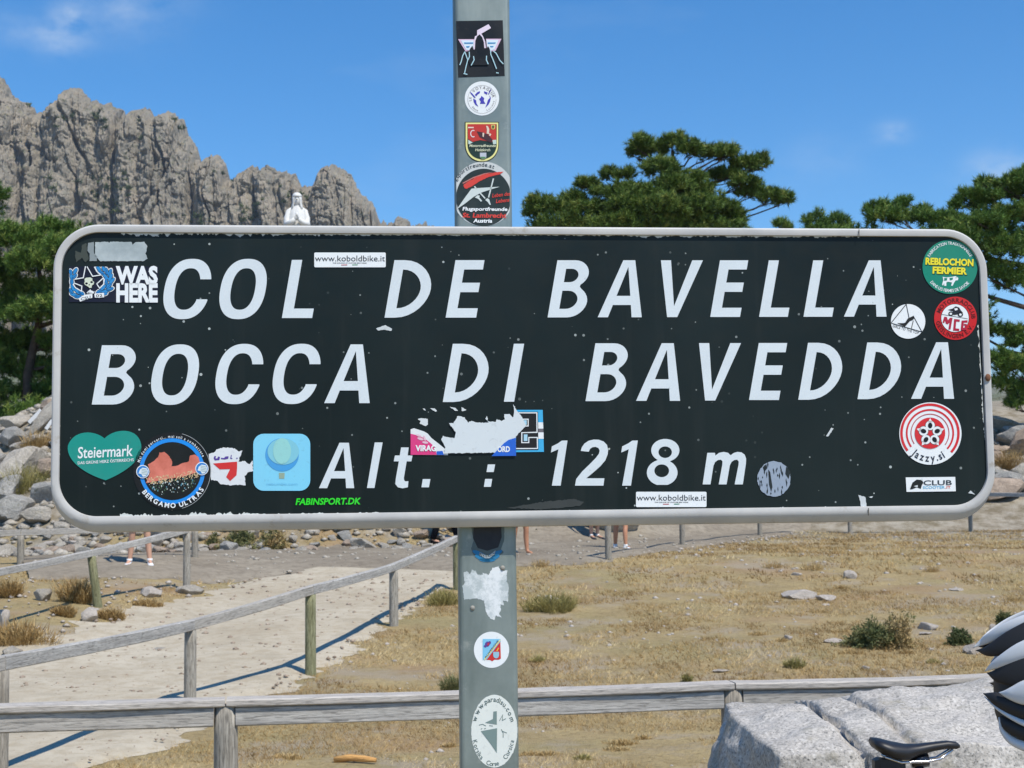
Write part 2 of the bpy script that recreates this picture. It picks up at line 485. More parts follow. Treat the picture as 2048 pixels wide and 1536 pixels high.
# set the crest height for the distance at which the crest really stands
top = np.array([at(a, b, c).z for a, b, c in zip(U, np.interp(U, RU, RV), YY[-1])]) + JAG
ZZ = zb + (top - zb)[None, :] * (T[:, None] ** .85)
# back side
n3 = 10
tb = np.linspace(.08, 1, n3)[:, None]
Xb = np.broadcast_to(xs, (n3, len(xs))); Zb = top[None] - (top - zb)[None] * tb ** 1.4; Yb = YY[-1][None] + 160 * tb
V = np.stack([np.vstack([XX, Xb]), np.vstack([YY, Yb]), np.vstack([ZZ, Zb])], -1)
R_, C_ = V.shape[:2]
I = np.arange(R_ * C_).reshape(R_, C_)
F = np.stack([I[:-1, :-1], I[:-1, 1:], I[1:, 1:], I[1:, :-1]], -1).reshape(-1, 4)
n = NT('needle_granite')
a = n.noise(.03, 5, .6); b = n.noise(.16, 6, .65, (1, 1, .45)); c = n.noise(.6, 5, .65)
col = n.mix(n.ramp(a, [(.35, 0.0), (.65, 1.0)]), srgb(136, 128, 114), srgb(160, 149, 132))
col = n.mix(n.ramp(b, [(.36, .6), (.52, 0.0)]), col, srgb(144, 140, 128))
col = n.mix(n.ramp(c, [(.36, .5), (.5, 0.0)]), col, srgb(130, 127, 118))
col = n.mix(n.ramp(n.noise(.3, 6, .7), [(.57, 0.0), (.66, .75)]), col, srgb(106, 114, 84))
col = n.mix(n.ramp(n.noise(.12, 5, .7, (1, 1, 1.6)), [(.60, 0.0), (.70, .6)]), col, srgb(150, 142, 104))
col = n.mix(n.ramp(n.noise(.09, 4, .7), [(.62, 0.0), (.70, .5)]), col, srgb(170, 154, 140))
col = n.mix(n.ramp(n.noise(.05, 5, .65, (3, 3, .35)), [(.52, 0.0), (.66, .5)]), col, srgb(110, 108, 100))
n.color(col); n.rough(.95); n.spec(.1)
crk = n.ramp(n.voro(.11, 'DISTANCE_TO_EDGE', (1, 1, .32)), [(0.0, 0.0), (.10, 1.0)]); crk2 = n.ramp(n.voro(.30, 'DISTANCE_TO_EDGE', (1, 1, .4)), [(0.0, 0.0), (.12, 1.0)])
n.bump(n.math('ADD', n.math('ADD', b, c), n.math('ADD', n.math('MULTIPLY', crk, 1.3), n.math('MULTIPLY', crk2, .7))), .55, 2.0)
mountain = np_mesh('mountain', V.reshape(-1, 3), F, n.m)
tag(mountain, kind='structure')

# shrubs and small pines on the ledges of the needles
def blob_tuft(C, R, nb, ln, wd, up=.4):
    """C centres (k,3), R radii (k,): thin triangular blades in each clump"""
    k = len(C)
    d = RNG.normal(size=(k, nb, 3)); d[..., 2] = np.abs(d[..., 2]) * (1 + up) + up * .3
    d /= np.linalg.norm(d, axis=-1, keepdims=True)
    base = C[:, None] + d * (R[:, None, None] * RNG.random((k, nb, 1)) * .5)
    L = R[:, None, None] * ln * (.7 + .6 * RNG.random((k, nb, 1)))
    side = np.cross(d, RNG.normal(size=(k, nb, 3))); side /= np.linalg.norm(side, axis=-1, keepdims=True) + 1e-9
    w = R[:, None, None] * wd
    P = np.stack([base - side * w, base + side * w, base + d * L], 2).reshape(-1, 3)
    return P, np.arange(len(P)).reshape(-1, 3)

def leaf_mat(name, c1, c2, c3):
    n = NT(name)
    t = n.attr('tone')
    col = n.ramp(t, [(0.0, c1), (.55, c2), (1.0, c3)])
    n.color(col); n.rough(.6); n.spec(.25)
    n.b.inputs['Subsurface Weight'].default_value = 0.0
    return n.m
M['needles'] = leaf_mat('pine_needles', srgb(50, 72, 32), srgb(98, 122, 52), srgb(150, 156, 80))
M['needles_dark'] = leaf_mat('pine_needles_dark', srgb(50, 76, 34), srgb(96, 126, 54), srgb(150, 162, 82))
M['shrub'] = leaf_mat('ledge_shrub', srgb(46, 62, 36), srgb(72, 86, 48), srgb(100, 108, 66))
M['bark'] = stone_mat('pine_bark', srgb(104, 90, 78), srgb(70, 60, 54), 3.0, None, .4)

cand = np.argwhere(np.ones(V[:nt].shape[:2], bool))
sel = cand[RNG.integers(0, len(cand), 9000)]
P = V[sel[:, 0], sel[:, 1]]
keep = (fbm(P[:, 0] * .06, 5.5, P[:, 2] * .06, 3) > .38) & (P[:, 2] > 120)
P = P[keep][:500]
pv, pf = blob_tuft(P, 1.0 + 1.6 * RNG.random(len(P)), 26, 1.2, .22)
o = np_mesh('ledge_shrubs', pv, pf, M['shrub']); tag(o, 'dark scrub clinging to the ledges of the granite needles', 'shrubs', kind='stuff')
point_attr(o, 'tone', np.repeat(RNG.random(len(P)), 26 * 3))

# --- low wooded hills closing the horizon ----------------------------------
hu = np.linspace(-2600, 4600, 420)
hd = 620 + 60 * np.sin(hu * .003)
hx = (hu - 1024) / FPX * hd
ht = np.interp(hu, [-2600, -800, 200, 900, 1500, 1900, 2100, 2600, 3400, 4600], [120, 90, 60, 34, 30, 40, 46, 70, 90, 60]) + 7 * fbm(hx * .02, 1.1, 0, 4)
rows = 40
tt = np.linspace(0, 1, rows)[:, None]
Yh = hd[None] - 200 * (1 - tt) + 14 * fbm(hx[None] * .03, tt * 6, 2.0, 4)
Zh = -5 + (ht[None] + 5) * tt + 5 * fbm(hx[None] * .05, tt * 8, 5.0, 4) * tt
Vh = np.stack([np.broadcast_to(hx, Yh.shape), Yh, Zh], -1)
Vh = np.concatenate([Vh, Vh[-1:] + np.array([0, 120, -40.])])
I = np.arange(Vh.shape[0] * len(hu)).reshape(-1, len(hu))
F = np.stack([I[:-1, :-1], I[:-1, 1:], I[1:, 1:], I[1:, :-1]], -1).reshape(-1, 4)
n = NT('hill_scrub')
col = n.mix(n.ramp(n.noise(.05, 6, .7), [(.4, 0.0), (.6, 1.0)]), srgb(84, 94, 66), srgb(128, 126, 116))
n.color(col); n.rough(.95); n.bump(n.noise(.2, 5, .7), .9, 3)
tag(np_mesh('hills', Vh.reshape(-1, 3), F, n.m, smooth=True), kind='structure')
# ------------------------------------------------------------------ the road sign
SIGN_YAW = math.radians(5.4)
sign_c = Vector((0.03273, 1.994, EYE + 0.176))
sign_R = Matrix.Rotation(SIGN_YAW, 3, 'Z')
gz0 = ground_z(sign_c.x, sign_c.y)
road_sign = empty('road_sign', (sign_c.x, sign_c.y, gz0), (0, 0, SIGN_YAW))
tag(road_sign, 'dark green mountain pass sign with white italic letters and stickers on a grey steel post', 'road sign')
SW, SH, SRAD = 1.30, 0.403, 0.060
SZ = sign_c.z - gz0                      # height of the panel centre above the post foot

def S(u, v, y=0.0):
    """photo pixel -> point of the sign's own plane y = const, in the sign's coordinates"""
    d = sign_R.inverted() @ ray(u, v)
    o = sign_R.inverted() @ (Vector((0, 0, EYE)) - sign_c)
    t = (y - o.y) / d.y
    p = o + d * t
    return Vector((p.x, y, p.z + SZ))

def rrect(w, h, r, n=10):
    P = []
    for cx, cy, a0 in ((w / 2 - r, h / 2 - r, 0), (-w / 2 + r, h / 2 - r, 90), (-w / 2 + r, -h / 2 + r, 180), (w / 2 - r, -h / 2 + r, 270)):
        for i in range(n + 1):
            a = math.radians(a0 + 90 * i / n); P.append((cx + r * math.cos(a), cy + r * math.sin(a), math.cos(a), math.sin(a)))
    return P

# panel ---------------------------------------------------------------------
n = NT('sign_face_dark_green')
k1 = n.noise(3.0, 5, .6); k2 = n.noise(40, 4, .6)
col = n.mix(n.ramp(k1, [(.3, 0.0), (.7, 1.0)]), (.0036, .0080, .0074), (.0075, .0140, .0130))
vd = n.voro(88); vr = n.voro(88, out='Color')
sep = n.t.nodes.new('ShaderNodeSeparateColor'); n.link(vr, sep.inputs[0])
chip = n.math('LESS_THAN', vd, n.math('MULTIPLY', n.math('MAXIMUM', n.math('SUBTRACT', sep.outputs[0], .55), 0.0), .40))
fade = n.noise(1.6, 4, .6); strk = n.noise(3.0, 5, .6, (7, 1, .5)); scr = n.noise(9, 5, .7, (.5, 1, 16)); clus = n.noise(5, 3, .6)
col = n.mix(n.ramp(fade, [(.40, 0.0), (.70, .9)]), col, (.0150, .0240, .0230))
col = n.mix(n.ramp(strk, [(.56, 0.0), (.74, .5)]), col, (.026, .031, .029))
col = n.mix(n.ramp(scr, [(.70, 0.0), (.74, .18)]), col, (.12, .14, .14))
col = n.mix(n.math('MULTIPLY', chip, n.ramp(clus, [(.42, .05), (.62, .9)])), col, srgb(186, 194, 190))
n.color(col); n.rough(n.ramp(k2, [(.3, .34), (.7, .50)])); n.spec(.24)
n.bump(k2, .05, .002)
M['face'] = n.m
n = NT('sign_frame_grey')
k1 = n.noise(7, 5, .65); k2 = n.noise(60, 3, .6, (1, 1, 1))
col = n.mix(n.ramp(k1, [(.35, 0.0), (.7, 1.0)]), srgb(205, 203, 198), srgb(178, 178, 176))
col = n.mix(n.ramp(n.noise(24, 5, .7), [(.62, 0.0), (.72, .5)]), col, srgb(150, 138, 116))
n.color(col); n.rough(.65); n.spec(.25); n.bump(k2, .1, .001)
M['frame'] = n.m
n = NT('reflective_white')
k2 = n.voro(420, stretch=(1, 1, 1)); k1 = n.noise(14, 4, .6)
col = n.mix(n.ramp(k1, [(.4, 0.0), (.75, .35)]), srgb(222, 230, 232), srgb(198, 206, 208))
col = n.mix(n.ramp(k2, [(.1, .0), (.5, .12)]), col, srgb(160, 176, 188))
col = n.mix(n.ramp(n.noise(90, 4, .7), [(.68, 0.0), (.74, .5)]), col, srgb(120, 130, 130))
n.color(col); n.rough(.5); n.spec(.4)
M['letter'] = n.m
n = NT('galvanised_steel')
k1 = n.noise(9, 6, .65); k2 = n.noise(2.5, 5, .65, (4, 1, .8))
col = n.mix(n.ramp(k1, [(.3, 0.0), (.7, 1.0)]), srgb(128, 139, 134), srgb(160, 169, 163))
col = n.mix(n.ramp(k2, [(.45, 0.0), (.68, .7)]), col, srgb(104, 116, 113))
col = n.mix(n.ramp(n.noise(30, 5, .7), [(.62, 0.0), (.74, .5)]), col, srgb(184, 186, 178))
n.color(col); n.rough(n.ramp(k1, [(.3, .40), (.7, .6)])); n.b.inputs['Metallic'].default_value = .55
M['galv'] = n.m

P = rrect(SW - .012, SH - .012, SRAD - .006)
N = len(P)
V = [(x, 0, z + SZ) for x, z, _, _ in P] + [(x, .004, z + SZ) for x, z, _, _ in P]
Fc = [tuple(range(N)), tuple(reversed(range(N, 2 * N)))] + [(i, i + N, (i + 1) % N + N, (i + 1) % N) for i in range(N)]
mesh_obj('panel', V, Fc, M['face'], road_sign)

# frame: lip on the front, rolled edge, open at the back ---------------------
P = rrect(SW, SH, SRAD, 14); N = len(P)
# insert points on straight runs so that the frame has a mitre line
def profile(nz):
    dn = max(0.0, -nz)
    return [(-.0105, -.0005), (-.0100, -.0040), (-.0060, -.0050), (-.0020, -.0047), (.0002 + .002 * dn, -.0030), (.0010 + .0095 * dn, .0080 - .002 * dn),
            (.0010 + .0105 * dn, .0200), (-.006, .0210), (-.006, .0195), (.0000 + .0095 * dn, .0180), (.0000 + .0085 * dn, .0090), (-.004, .0055)]
V = []; K = len(profile(0))
for (x, z, nx_, nz_) in P:
    for (d, y) in profile(nz_): V.append((x + nx_ * d, y, z + nz_ * d + SZ))
Fc = []
for i in range(N):
    j = (i + 1) % N
    for k in range(K): Fc.append((i * K + k, j * K + k, j * K + (k + 1) % K, i * K + (k + 1) % K))
fr = mesh_obj('frame', V, Fc, M['frame'], road_sign, smooth=True)
fr.data.set_sharp_from_angle(angle=math.radians(28))
tag(fr, 'pale grey rounded metal frame of the sign')

# flat artwork --------------------------------------------------------------
def smap(y):
    return lambda u, v: S(u, v, y)
def area(name, contours, mat, parent, fn):
    tri = tessellate_polygon([[(p[0], p[1], 0) for p in c] for c in contours])
    pts = [p for c in contours for p in c]
    return mesh_obj(name, [fn(p[0], p[1]) for p in pts], tri, mat, parent)
def areas(name, polys, mat, parent, fn):
    """several separate outlines, joined into one printed mark"""
    V = []; Fc = []
    for c in polys:
        cs = c if isinstance(c[0][0], (tuple, list)) else [c]
        tri = tessellate_polygon([[(p[0], p[1], 0) for p in q] for q in cs])
        o = len(V); V += [fn(p[0], p[1]) for q in cs for p in q]
        Fc += [tuple(i + o for i in t) for t in tri]
    return mesh_obj(name, V, Fc, mat, parent)
def ell(cx, cy, rx, ry=None, n=40, a=0.0, a0=0, a1=360):
    ry = rx if ry is None else ry; ca, sa = math.cos(a), math.sin(a); r = []
    full = abs(a1 - a0) >= 360
    for i in range(n if full else n + 1):
        t = math.radians(a0 + (a1 - a0) * i / n); x, y = rx * math.cos(t), ry * math.sin(t)
        r.append((cx + x * ca - y * sa, cy + x * sa + y * ca))
    return r
def line(pts, w):
    """stroke of constant width along a polyline (mitred)"""
    P = [Vector(p) for p in pts]; L = []; R = []
    for i, p in enumerate(P):
        a = (P[i] - P[i - 1]).normalized() if i else (P[1] - P[0]).normalized()
        b = (P[i + 1] - P[i]).normalized() if i < len(P) - 1 else a
        t = (a + b)
        t = t.normalized() if t.length > 1e-6 else a
        nn = Vector((-t.y, t.x)); c = max(.35, nn.dot(Vector((-a.y, a.x))))
        L.append(tuple(p + nn * (w / 2 / c))); R.append(tuple(p - nn * (w / 2 / c)))
    return L + R[::-1]
def rr(x0, y0, x1, y1, r, n=6):
    cx, cy = (x0 + x1) / 2, (y0 + y1) / 2
    return [(cx + p[0], cy + p[1]) for p in rrect(x1 - x0, y1 - y0, r, n)]
def ragged(pts, amp, step=2.5, seed=1):
    r = random.Random(seed); out = []
    for i, p in enumerate(pts):
        q = pts[(i + 1) % len(pts)]; L = math.hypot(q[0] - p[0], q[1] - p[1]); m = max(1, int(L / step))
        for k in range(m):
            t = k / m; out.append((p[0] + (q[0] - p[0]) * t + r.uniform(-amp, amp), p[1] + (q[1] - p[1]) * t + r.uniform(-amp, amp)))
    return out
_tc = {}
def glyph_mesh(s, bold=0.0, shear=0.0):
    key = (s, bold, shear)
    if key not in _tc:
        c = bpy.data.curves.new('lettering', 'FONT'); c.body = s; c.size = 1; c.offset = bold; c.shear = shear; c.resolution_u = 3
        o = bpy.data.objects.new('lettering', c); me = bpy.data.meshes.new_from_object(o)
        V = [(v.co.x, v.co.y) for v in me.vertices]; Fc = [tuple(p.vertices) for p in me.polygons]
        bpy.data.meshes.remove(me); bpy.data.objects.remove(o); bpy.data.curves.remove(c)
        _tc[key] = (V, Fc)
    return _tc[key]
CAP = .69
def lettering(s, u0, v0, mat, parent, fn, h=None, width=None, rot=0.0, bold=0.0, shear=0.0, center=False, name='lettering'):
    """text whose baseline starts at (u0, v0); h = cap height in photo pixels, width = total width"""
    V, Fc = glyph_mesh(s, bold, shear)
    x0, x1 = min(p[0] for p in V), max(p[0] for p in V)
    sy = h / CAP; sx = (width / (x1 - x0)) if width else sy
    off = -(x0 + x1) / 2 if center else -x0
    ca, sa = math.cos(rot), math.sin(rot); out = []
    for x, y in V:
        X_, Y_ = (x + off) * sx, -y * sy
        out.append(fn(u0 + X_ * ca - Y_ * sa, v0 + X_ * sa + Y_ * ca))
    return mesh_obj(name, out, Fc, mat, parent)
def arc_text(s, cx, cy, r, a0, a1, mat, parent, fn, h, bold=0.0, rx=1.0, ry=1.0, inside=False, xs=1.0, name='lettering'):
    """letters along an arc; angles in degrees clockwise from the top; inside=True reads along the bottom"""
    ws = []
    for ch in s:
        if ch == ' ': ws.append(.34); continue
        V, _ = glyph_mesh(ch, bold); ws.append(max(p[0] for p in V) - min(p[0] for p in V) + .12)
    tot = sum(ws); acc = 0; VV = []; FF = []
    for ch, w in zip(s, ws):
        t = (acc + w / 2) / tot; acc += w
        if ch == ' ': continue
        a = math.radians(a0 + (a1 - a0) * t)
        V, Fc = glyph_mesh(ch, bold); mx = (max(p[0] for p in V) + min(p[0] for p in V)) / 2
        px, py = cx + r * rx * math.sin(a), cy - r * ry * math.cos(a)
        th = a if not inside else a + math.pi
        ca, sa = math.cos(th), math.sin(th); o = len(VV); sc = h / CAP
        for x, y in V:
            X_, Y_ = (x - mx) * sc * xs, -y * sc
            VV.append(fn(px + X_ * ca - Y_ * sa, py + X_ * sa + Y_ * ca))
        FF += [tuple(i + o for i in f) for f in Fc]
    return mesh_obj(name, VV, FF, mat, parent)

# --- the big letters ---------------------------------------------------------
LY = smap(-.0006)
KS = .172
def bez(p0, p1, p2, p3, n=8):
    r = []
    for i in range(n):
        t = i / n; a = 1 - t
        r.append(tuple(a ** 3 * p0[k] + 3 * a * a * t * p1[k] + 3 * a * t * t * p2[k] + t ** 3 * p3[k] for k in (0, 1)))
    return r
def bowl(x0, w, y0, y1, k=.56):
    """right-hand bowl from (x0,y0) round to (x0,y1), reaching x = w"""
    ym = (y0 + y1) / 2; h = (y1 - y0) / 2; c = max(x0, w - h * 1.15)
    return [(x0, y0)] + bez((c, y0), (c + (w - c) * .62, y0), (w, ym - h * .45), (w, ym)) + bez((w, ym), (w, ym + h * .45), (c + (w - c) * .62, y1), (c, y1)) + [(c, y1), (x0, y1)]
def sup(cx, cy, a, b, t, p=2.35):
    c, s = math.cos(t), math.sin(t)
    return (cx + a * math.copysign(abs(c) ** (2 / p), c), cy + b * math.copysign(abs(s) ** (2 / p), s))
def glyph(ch, w, H):
    s, t = 20.5 * H / 115, 18.7 * H / 115
    if ch == 'I': return [[(0, 0), (w, 0), (w, H), (0, H)]]
    if ch == 'L': return [[(0, 0), (w, 0), (w, t), (s, t), (s, H), (0, H)]]
    if ch == 'E': return [[(0, 0), (w, 0), (w, t), (s, t), (s, .443 * H), (.93 * w, .443 * H), (.93 * w, .607 * H), (s, .607 * H), (s, H - t), (.95 * w, H - t), (.95 * w, H), (0, H)]]
    if ch == 'D':
        return [[(0, 0)] + bowl(s, w, 0, H)[1:-1] + [(0, H)], bowl(s, w - s, t, H - t)]
    if ch == 'B':
        wu = w * .915; ym = .535 * H
        o = [(0, 0)] + bowl(s, w, 0, ym + .02 * H)[1:-2]
        lo = bowl(s, w, 0, ym + .01 * H)[1:]; up = bowl(s, wu, ym - .01 * H, H)[1:-1]
        lo = [p for p in lo if p[1] < ym - .018 * H]; up = [p for p in up if p[1] > ym + .018 * H]
        nk = (wu * .80, ym)
        o = [(0, 0)] + lo + [nk] + up + [(0, H)]
        return [o, bowl(s, w - s * .98, t * .92, ym - t * .42), bowl(s, wu - s * .98, ym + t * .50, H - t * .92)]
    if ch == 'A':
        c = w * .494; hw = 12.0 * H / 115; cb, ct = .215 * H, .375 * H
        il = lambda y: s + (c - s) * (y / (.885 * H)); ir = lambda y: (w - s) + (c + 1 - (w - s)) * (y / (.885 * H))
        return [[(0, 0), (s, 0), (il(cb), cb), (ir(cb), cb), (w - s, 0), (w, 0), (c + hw, H), (c - hw, H)], [(il(ct), ct), (c + .5, .885 * H), (ir(ct), ct)]]
    if ch == 'V':
        c = w * .5; hw = 10.2 * H / 115
        return [[(0, H), (s, H), (c, .19 * H), (w - s * 1.05, H), (w, H), (c + hw, 0), (c - hw, 0)]]
    if ch in 'OC':
        a, b = w / 2, H / 2 * 1.022; ai, bi = a - s * 1.02, b - t * .98; cx, cy = a, H / 2
        if ch == 'O':
            return [[sup(cx, cy, a, b, 2 * math.pi * i / 56) for i in range(56)], [sup(cx, cy, ai, bi, 2 * math.pi * i / 56) for i in range(56)]]
        yt, yb = cy + .165 * H, cy - .175 * H
        O = [sup(cx, cy, a, b, math.radians(x)) for x in range(2, 359, 4)]
        I_ = [sup(cx, cy, ai, bi, math.radians(x)) for x in range(2, 359, 4)]
        f = lambda L: [p for p in L if not (p[0] > cx and yb < p[1] < yt)]
        O, I_ = f(O), f(I_)
        O = [(O[0][0] + .4, yt)] + O + [(O[-1][0] - 1.0, yb)]; I_ = [(I_[0][0], yt)] + I_ + [(I_[-1][0], yb)]
        return [O + I_[::-1]]
row = [  # letter, left foot, width, baseline, cap line
 ('C', 318.5, 92, 637, 519), ('O', 430.5, 91, 637, 519), ('L', 563.8, 60.5, 636, 519.8), ('D', 769.1, 82.7, 635.3, 520.3), ('E', 891.3, 61, 635.2, 520.3),
 ('B', 1095.2, 73.5, 634.8, 520.5), ('A', 1195.5, 88, 634.5, 520.5), ('V', 1302.3, 84, 634.2, 520.6), ('E', 1420.5, 59.5, 633.9, 520.6), ('L', 1518.2, 57.4, 633.7, 520.7),
 ('L', 1607, 57.4, 633.5, 520.7), ('A', 1687.9, 85.2, 633.3, 520.7),
 ('B', 183.5, 79, 809, 690.5), ('O', 294, 92, 808.5, 690), ('C', 422.5, 92, 807, 689), ('C', 537, 92, 806.8, 688.8), ('A', 648.4, 91, 806.2, 688.8),
 ('D', 885.6, 81, 804, 687.6), ('I', 1007.8, 20.5, 803.4, 687.5), ('B', 1171, 75.5, 802.2, 686.6), ('A', 1272.2, 88, 801.7, 686.4), ('V', 1378.3, 84, 801, 686.2),
 ('E', 1498, 59.8, 800, 686), ('D', 1596.5, 77.5, 799.5, 685.6), ('D', 1715, 76.8, 798.3, 685), ('A', 1822.2, 86, 797.6, 684.6), ('A', 638, 70.4, 976.3, 885.5)]
for ch, x0, w, yb, yt in row:
    H = yb - yt
    area('letter', [[(x0 + x + KS * y, yb - y) for x, y in c] for c in glyph(ch, w, H)], M['letter'], road_sign, LY)
def z4(pts): return [(600 + x / 3.413, 780 + y / 3.413) for x, y in pts]
def z5(pts): return [(1060 + x / 3.2, 850 + y / 3.2) for x, y in pts]
area('letter', [z4([(457, 669), (508, 669), (564, 358), (510, 358)])], M['letter'], road_sign, LY)
area('letter', [z4([(690, 392), (742, 392), (735, 447), (768, 447), (760, 487), (728, 487), (709, 600), (711, 616), (720, 624), (740, 622), (736, 664), (700, 671), (668, 664), (651, 642), (654, 605), (675, 487), (640, 487), (648, 447), (681, 447)])], M['letter'], road_sign, LY)
for q in ([(838, 608), (890, 608), (880, 664), (829, 664)], [(1282, 508), (1332, 508), (1322, 560), (1273, 560)], [(1264, 607), (1312, 607), (1303, 661), (1255, 661)]):
    area('punctuation_dot', [z4(q)], M['letter'], road_sign, LY)
for dx in (0, 450):
    area('digit', [z5([(140 + dx, 388), (196 + dx, 388), (240 + dx, 99), (204 + dx, 100), (178 + dx, 118), (140 + dx, 137), (134 + dx, 176), (182 + dx, 155)])], M['letter'], road_sign, LY)
two = [(288, 388), (470, 388), (476, 341), (360, 341), (400, 308), (450, 264), (482, 226), (497, 188), (500, 160), (493, 128), (472, 106), (440, 94), (408, 93), (375, 101), (348, 119), (331, 144), (325, 166),
       (376, 171), (384, 153), (400, 142), (420, 140), (438, 147), (446, 164), (441, 184), (422, 210), (385, 248), (335, 296), (296, 345)]
area('digit', [z5(two)], M['letter'], road_sign, LY)
def eight():
    e1, e2 = (866, 162, 90, 73), (846, 305, 98, 83); Lp = []; Rp = []
    for i in range(61):
        y = 89.5 + (388 - 89.5) * i / 60; xl, xr = 1e9, -1e9
        for cx, cy, a, b in (e1, e2):
            q = 1 - ((y - cy) / b) ** 2
            if q >= 0: xl = min(xl, cx - a * math.sqrt(q)); xr = max(xr, cx + a * math.sqrt(q))
        if xl < xr: Lp.append((xl, y)); Rp.append((xr, y))
    return Lp + Rp[::-1]
area('digit', [z5(eight()), z5(ell(865, 174, 43, 37)), z5(ell(843, 293, 47, 41))], M['letter'], road_sign, LY)
emm = [(1105, 380), (1155, 380), (1174, 262), (1184, 238), (1203, 224), (1222, 222), (1232, 232), (1231, 252), (1208, 380), (1258, 380), (1279, 258), (1290, 236), (1308, 224), (1326, 222), (1336, 234), (1335, 252),
       (1310, 380), (1362, 380), (1382, 246), (1383, 214), (1374, 190), (1354, 175), (1328, 172), (1304, 179), (1284, 194), (1268, 178), (1240, 172), (1210, 178), (1186, 196), (1184, 178), (1135, 178)]
area('letter', [z5(emm)], M['letter'], road_sign, LY)
# --- post --------------------------------------------------------------------
PY = .0222
pc = S(972, 768, PY).x
pv_ = rrect(.0795, .040, .006, 4)
zlo, zhi = -.25, EYE - gz0 + 1.05
N = len(pv_)
V = [(pc + x, PY + .020 + y, zlo) for x, y, _, _ in pv_] + [(pc + x, PY + .020 + y, zhi) for x, y, _, _ in pv_]
Fc = [(i, (i + 1) % N, (i + 1) % N + N, i + N) for i in range(N)] + [tuple(range(N))[::-1], tuple(range(N, 2 * N))]
post = mesh_obj('post', V, Fc, M['galv'], road_sign, smooth=False)
tag(post, 'grey galvanised steel box post carrying the sign')
V = [(pc + x * 1.04, PY + .020 + y * 1.07, zhi - .02) for x, y, _, _ in pv_] + [(pc + x * 1.04, PY + .020 + y * 1.07, zhi + .006) for x, y, _, _ in pv_]
mesh_obj('post_cap', V, Fc, flat((60, 62, 62)), road_sign)
# clamps at the back and the small rusty rivet on the right edge
for dz in (-.12, .12):
    bm = bmesh.new(); bmesh.ops.create_cube(bm, size=1, matrix=Matrix.Translation((pc, PY + .022, SZ + dz)) @ Matrix.Diagonal((.11, .052, .03, 1)))
    bmesh.ops.bevel(bm, geom=bm.edges[:], offset=.003, segments=1, affect='EDGES')
    bm_obj('clamp', bm, M['galv'], road_sign)
rv = S(1976, 755, -.006)
bm = bmesh.new(); bmesh.ops.create_uvsphere(bm, u_segments=12, v_segments=6, radius=.0042, matrix=Matrix.Translation(rv) @ Matrix.Diagonal((1, .6, 1.3, 1)))
bm_obj('rivet', bm, flat((122, 84, 60), .8), road_sign, True)
for u, v0, v1 in ((1718, 458.5, 474), (1737, 1016, 1031)):
    area('frame_joint', [line([(u, v0), (u, v1)], 1.6)], flat((70, 66, 60), .8), road_sign, smap(-.0062))
for u, v in ((1005, 1136), (945, 1216)):
    p = S(u, v, PY)
    bm = bmesh.new(); bmesh.ops.create_uvsphere(bm, u_segments=12, v_segments=6, radius=.0035, matrix=Matrix.Translation((p.x, PY, p.z)) @ Matrix.Diagonal((1, .7, 1, 1)))
    bm_obj('screw_head', bm, flat((150, 146, 136), .5), road_sign, True)

# --- stickers ----------------------------------------------------------------
A0, A1, A2, A3 = smap(-.0009), smap(-.0012), smap(-.0015), smap(-.0018)
Q0, Q1, Q2, Q3 = smap(PY - .0003), smap(PY - .0006), smap(PY - .0009), smap(PY - .0012)
WHITE, INK = flat((236, 240, 240)), flat((22, 24, 26))
def sticker(contours, mat, label, fn=A0, name='sticker'):
    return tag(area(name, contours if isinstance(contours[0][0], (tuple, list)) else [contours], mat, road_sign, fn), label)
def zz(s, ox, oy):
    return lambda pts: [(ox + x / s, oy + y / s) for x, y in pts]

# 1 grey residue top left
t = zz(10.24, 130, 470)
RES = NT('adhesive_residue'); k = RES.noise(26, 5, .65)
RES.color(RES.mix(RES.ramp(k, [(.35, 0.0), (.7, 1.0)]), srgb(150, 162, 164), srgb(190, 200, 200))); RES.rough(.6); RES = RES.m
RSD = flat((64, 72, 66), .6, .4)
sticker(ragged(t([(620, 150), (880, 135), (900, 165), (930, 135), (1370, 145), (1385, 200), (1440, 150), (1620, 140), (1690, 230), (1650, 380), (1690, 480), (1620, 535), (720, 535), (610, 420)]), .5, 3, 4), RES, 'silver grey residue of a torn off sticker in the top left corner', A0, 'sticker_residue')
sticker(ragged(t([(470, 160), (590, 140), (595, 380), (660, 450), (650, 530), (500, 530), (510, 380), (460, 320)]), .4, 3, 5), flat((140, 150, 152), .6, .3), 'narrow grey strip of sticker residue in the top left corner', A0, 'sticker_residue')
sticker(ragged(t([(200, 320), (330, 360), (350, 200), (440, 160), (450, 330), (490, 500), (420, 560), (350, 470), (230, 560)]), .8, 3, 6), RSD, 'dark smear of sticker glue in the top left corner', A0, 'sticker_residue')

# 2 WAS HERE
navy = flat((16, 22, 44))
st = sticker([(138, 533), (317, 533), (317, 604), (138, 604)], navy, 'navy sticker with skull, blue laurel wreath and the words WAS HERE')
blue, bluel = flat((30, 110, 176)), flat((44, 140, 204))
lv = [(115, 760, 60, 1.3), (210, 740, 70, -1.05), (190, 850, 70, -.8), (130, 850, 60, 1.4), (140, 960, 70, 1.5), (160, 1080, 75, 1.15), (120, 1150, 70, .9), (260, 1160, 80, .75), (330, 1190, 70, .5), (180, 1220, 80, .3), (260, 1260, 80, .05),
      (690, 690, 70, .9), (740, 770, 75, .45), (790, 690, 60, 1.2), (850, 740, 75, 1.35), (830, 850, 80, .8), (920, 770, 80, -1.25), (930, 870, 85, -1.1), (840, 960, 80, 1.3), (960, 940, 80, -.85), (900, 1040, 80, -.75), (780, 1080, 80, -.85),
      (920, 1110, 80, -.35), (830, 1150, 85, -.3), (700, 1160, 70, -.5), (800, 1200, 70, -.1)]
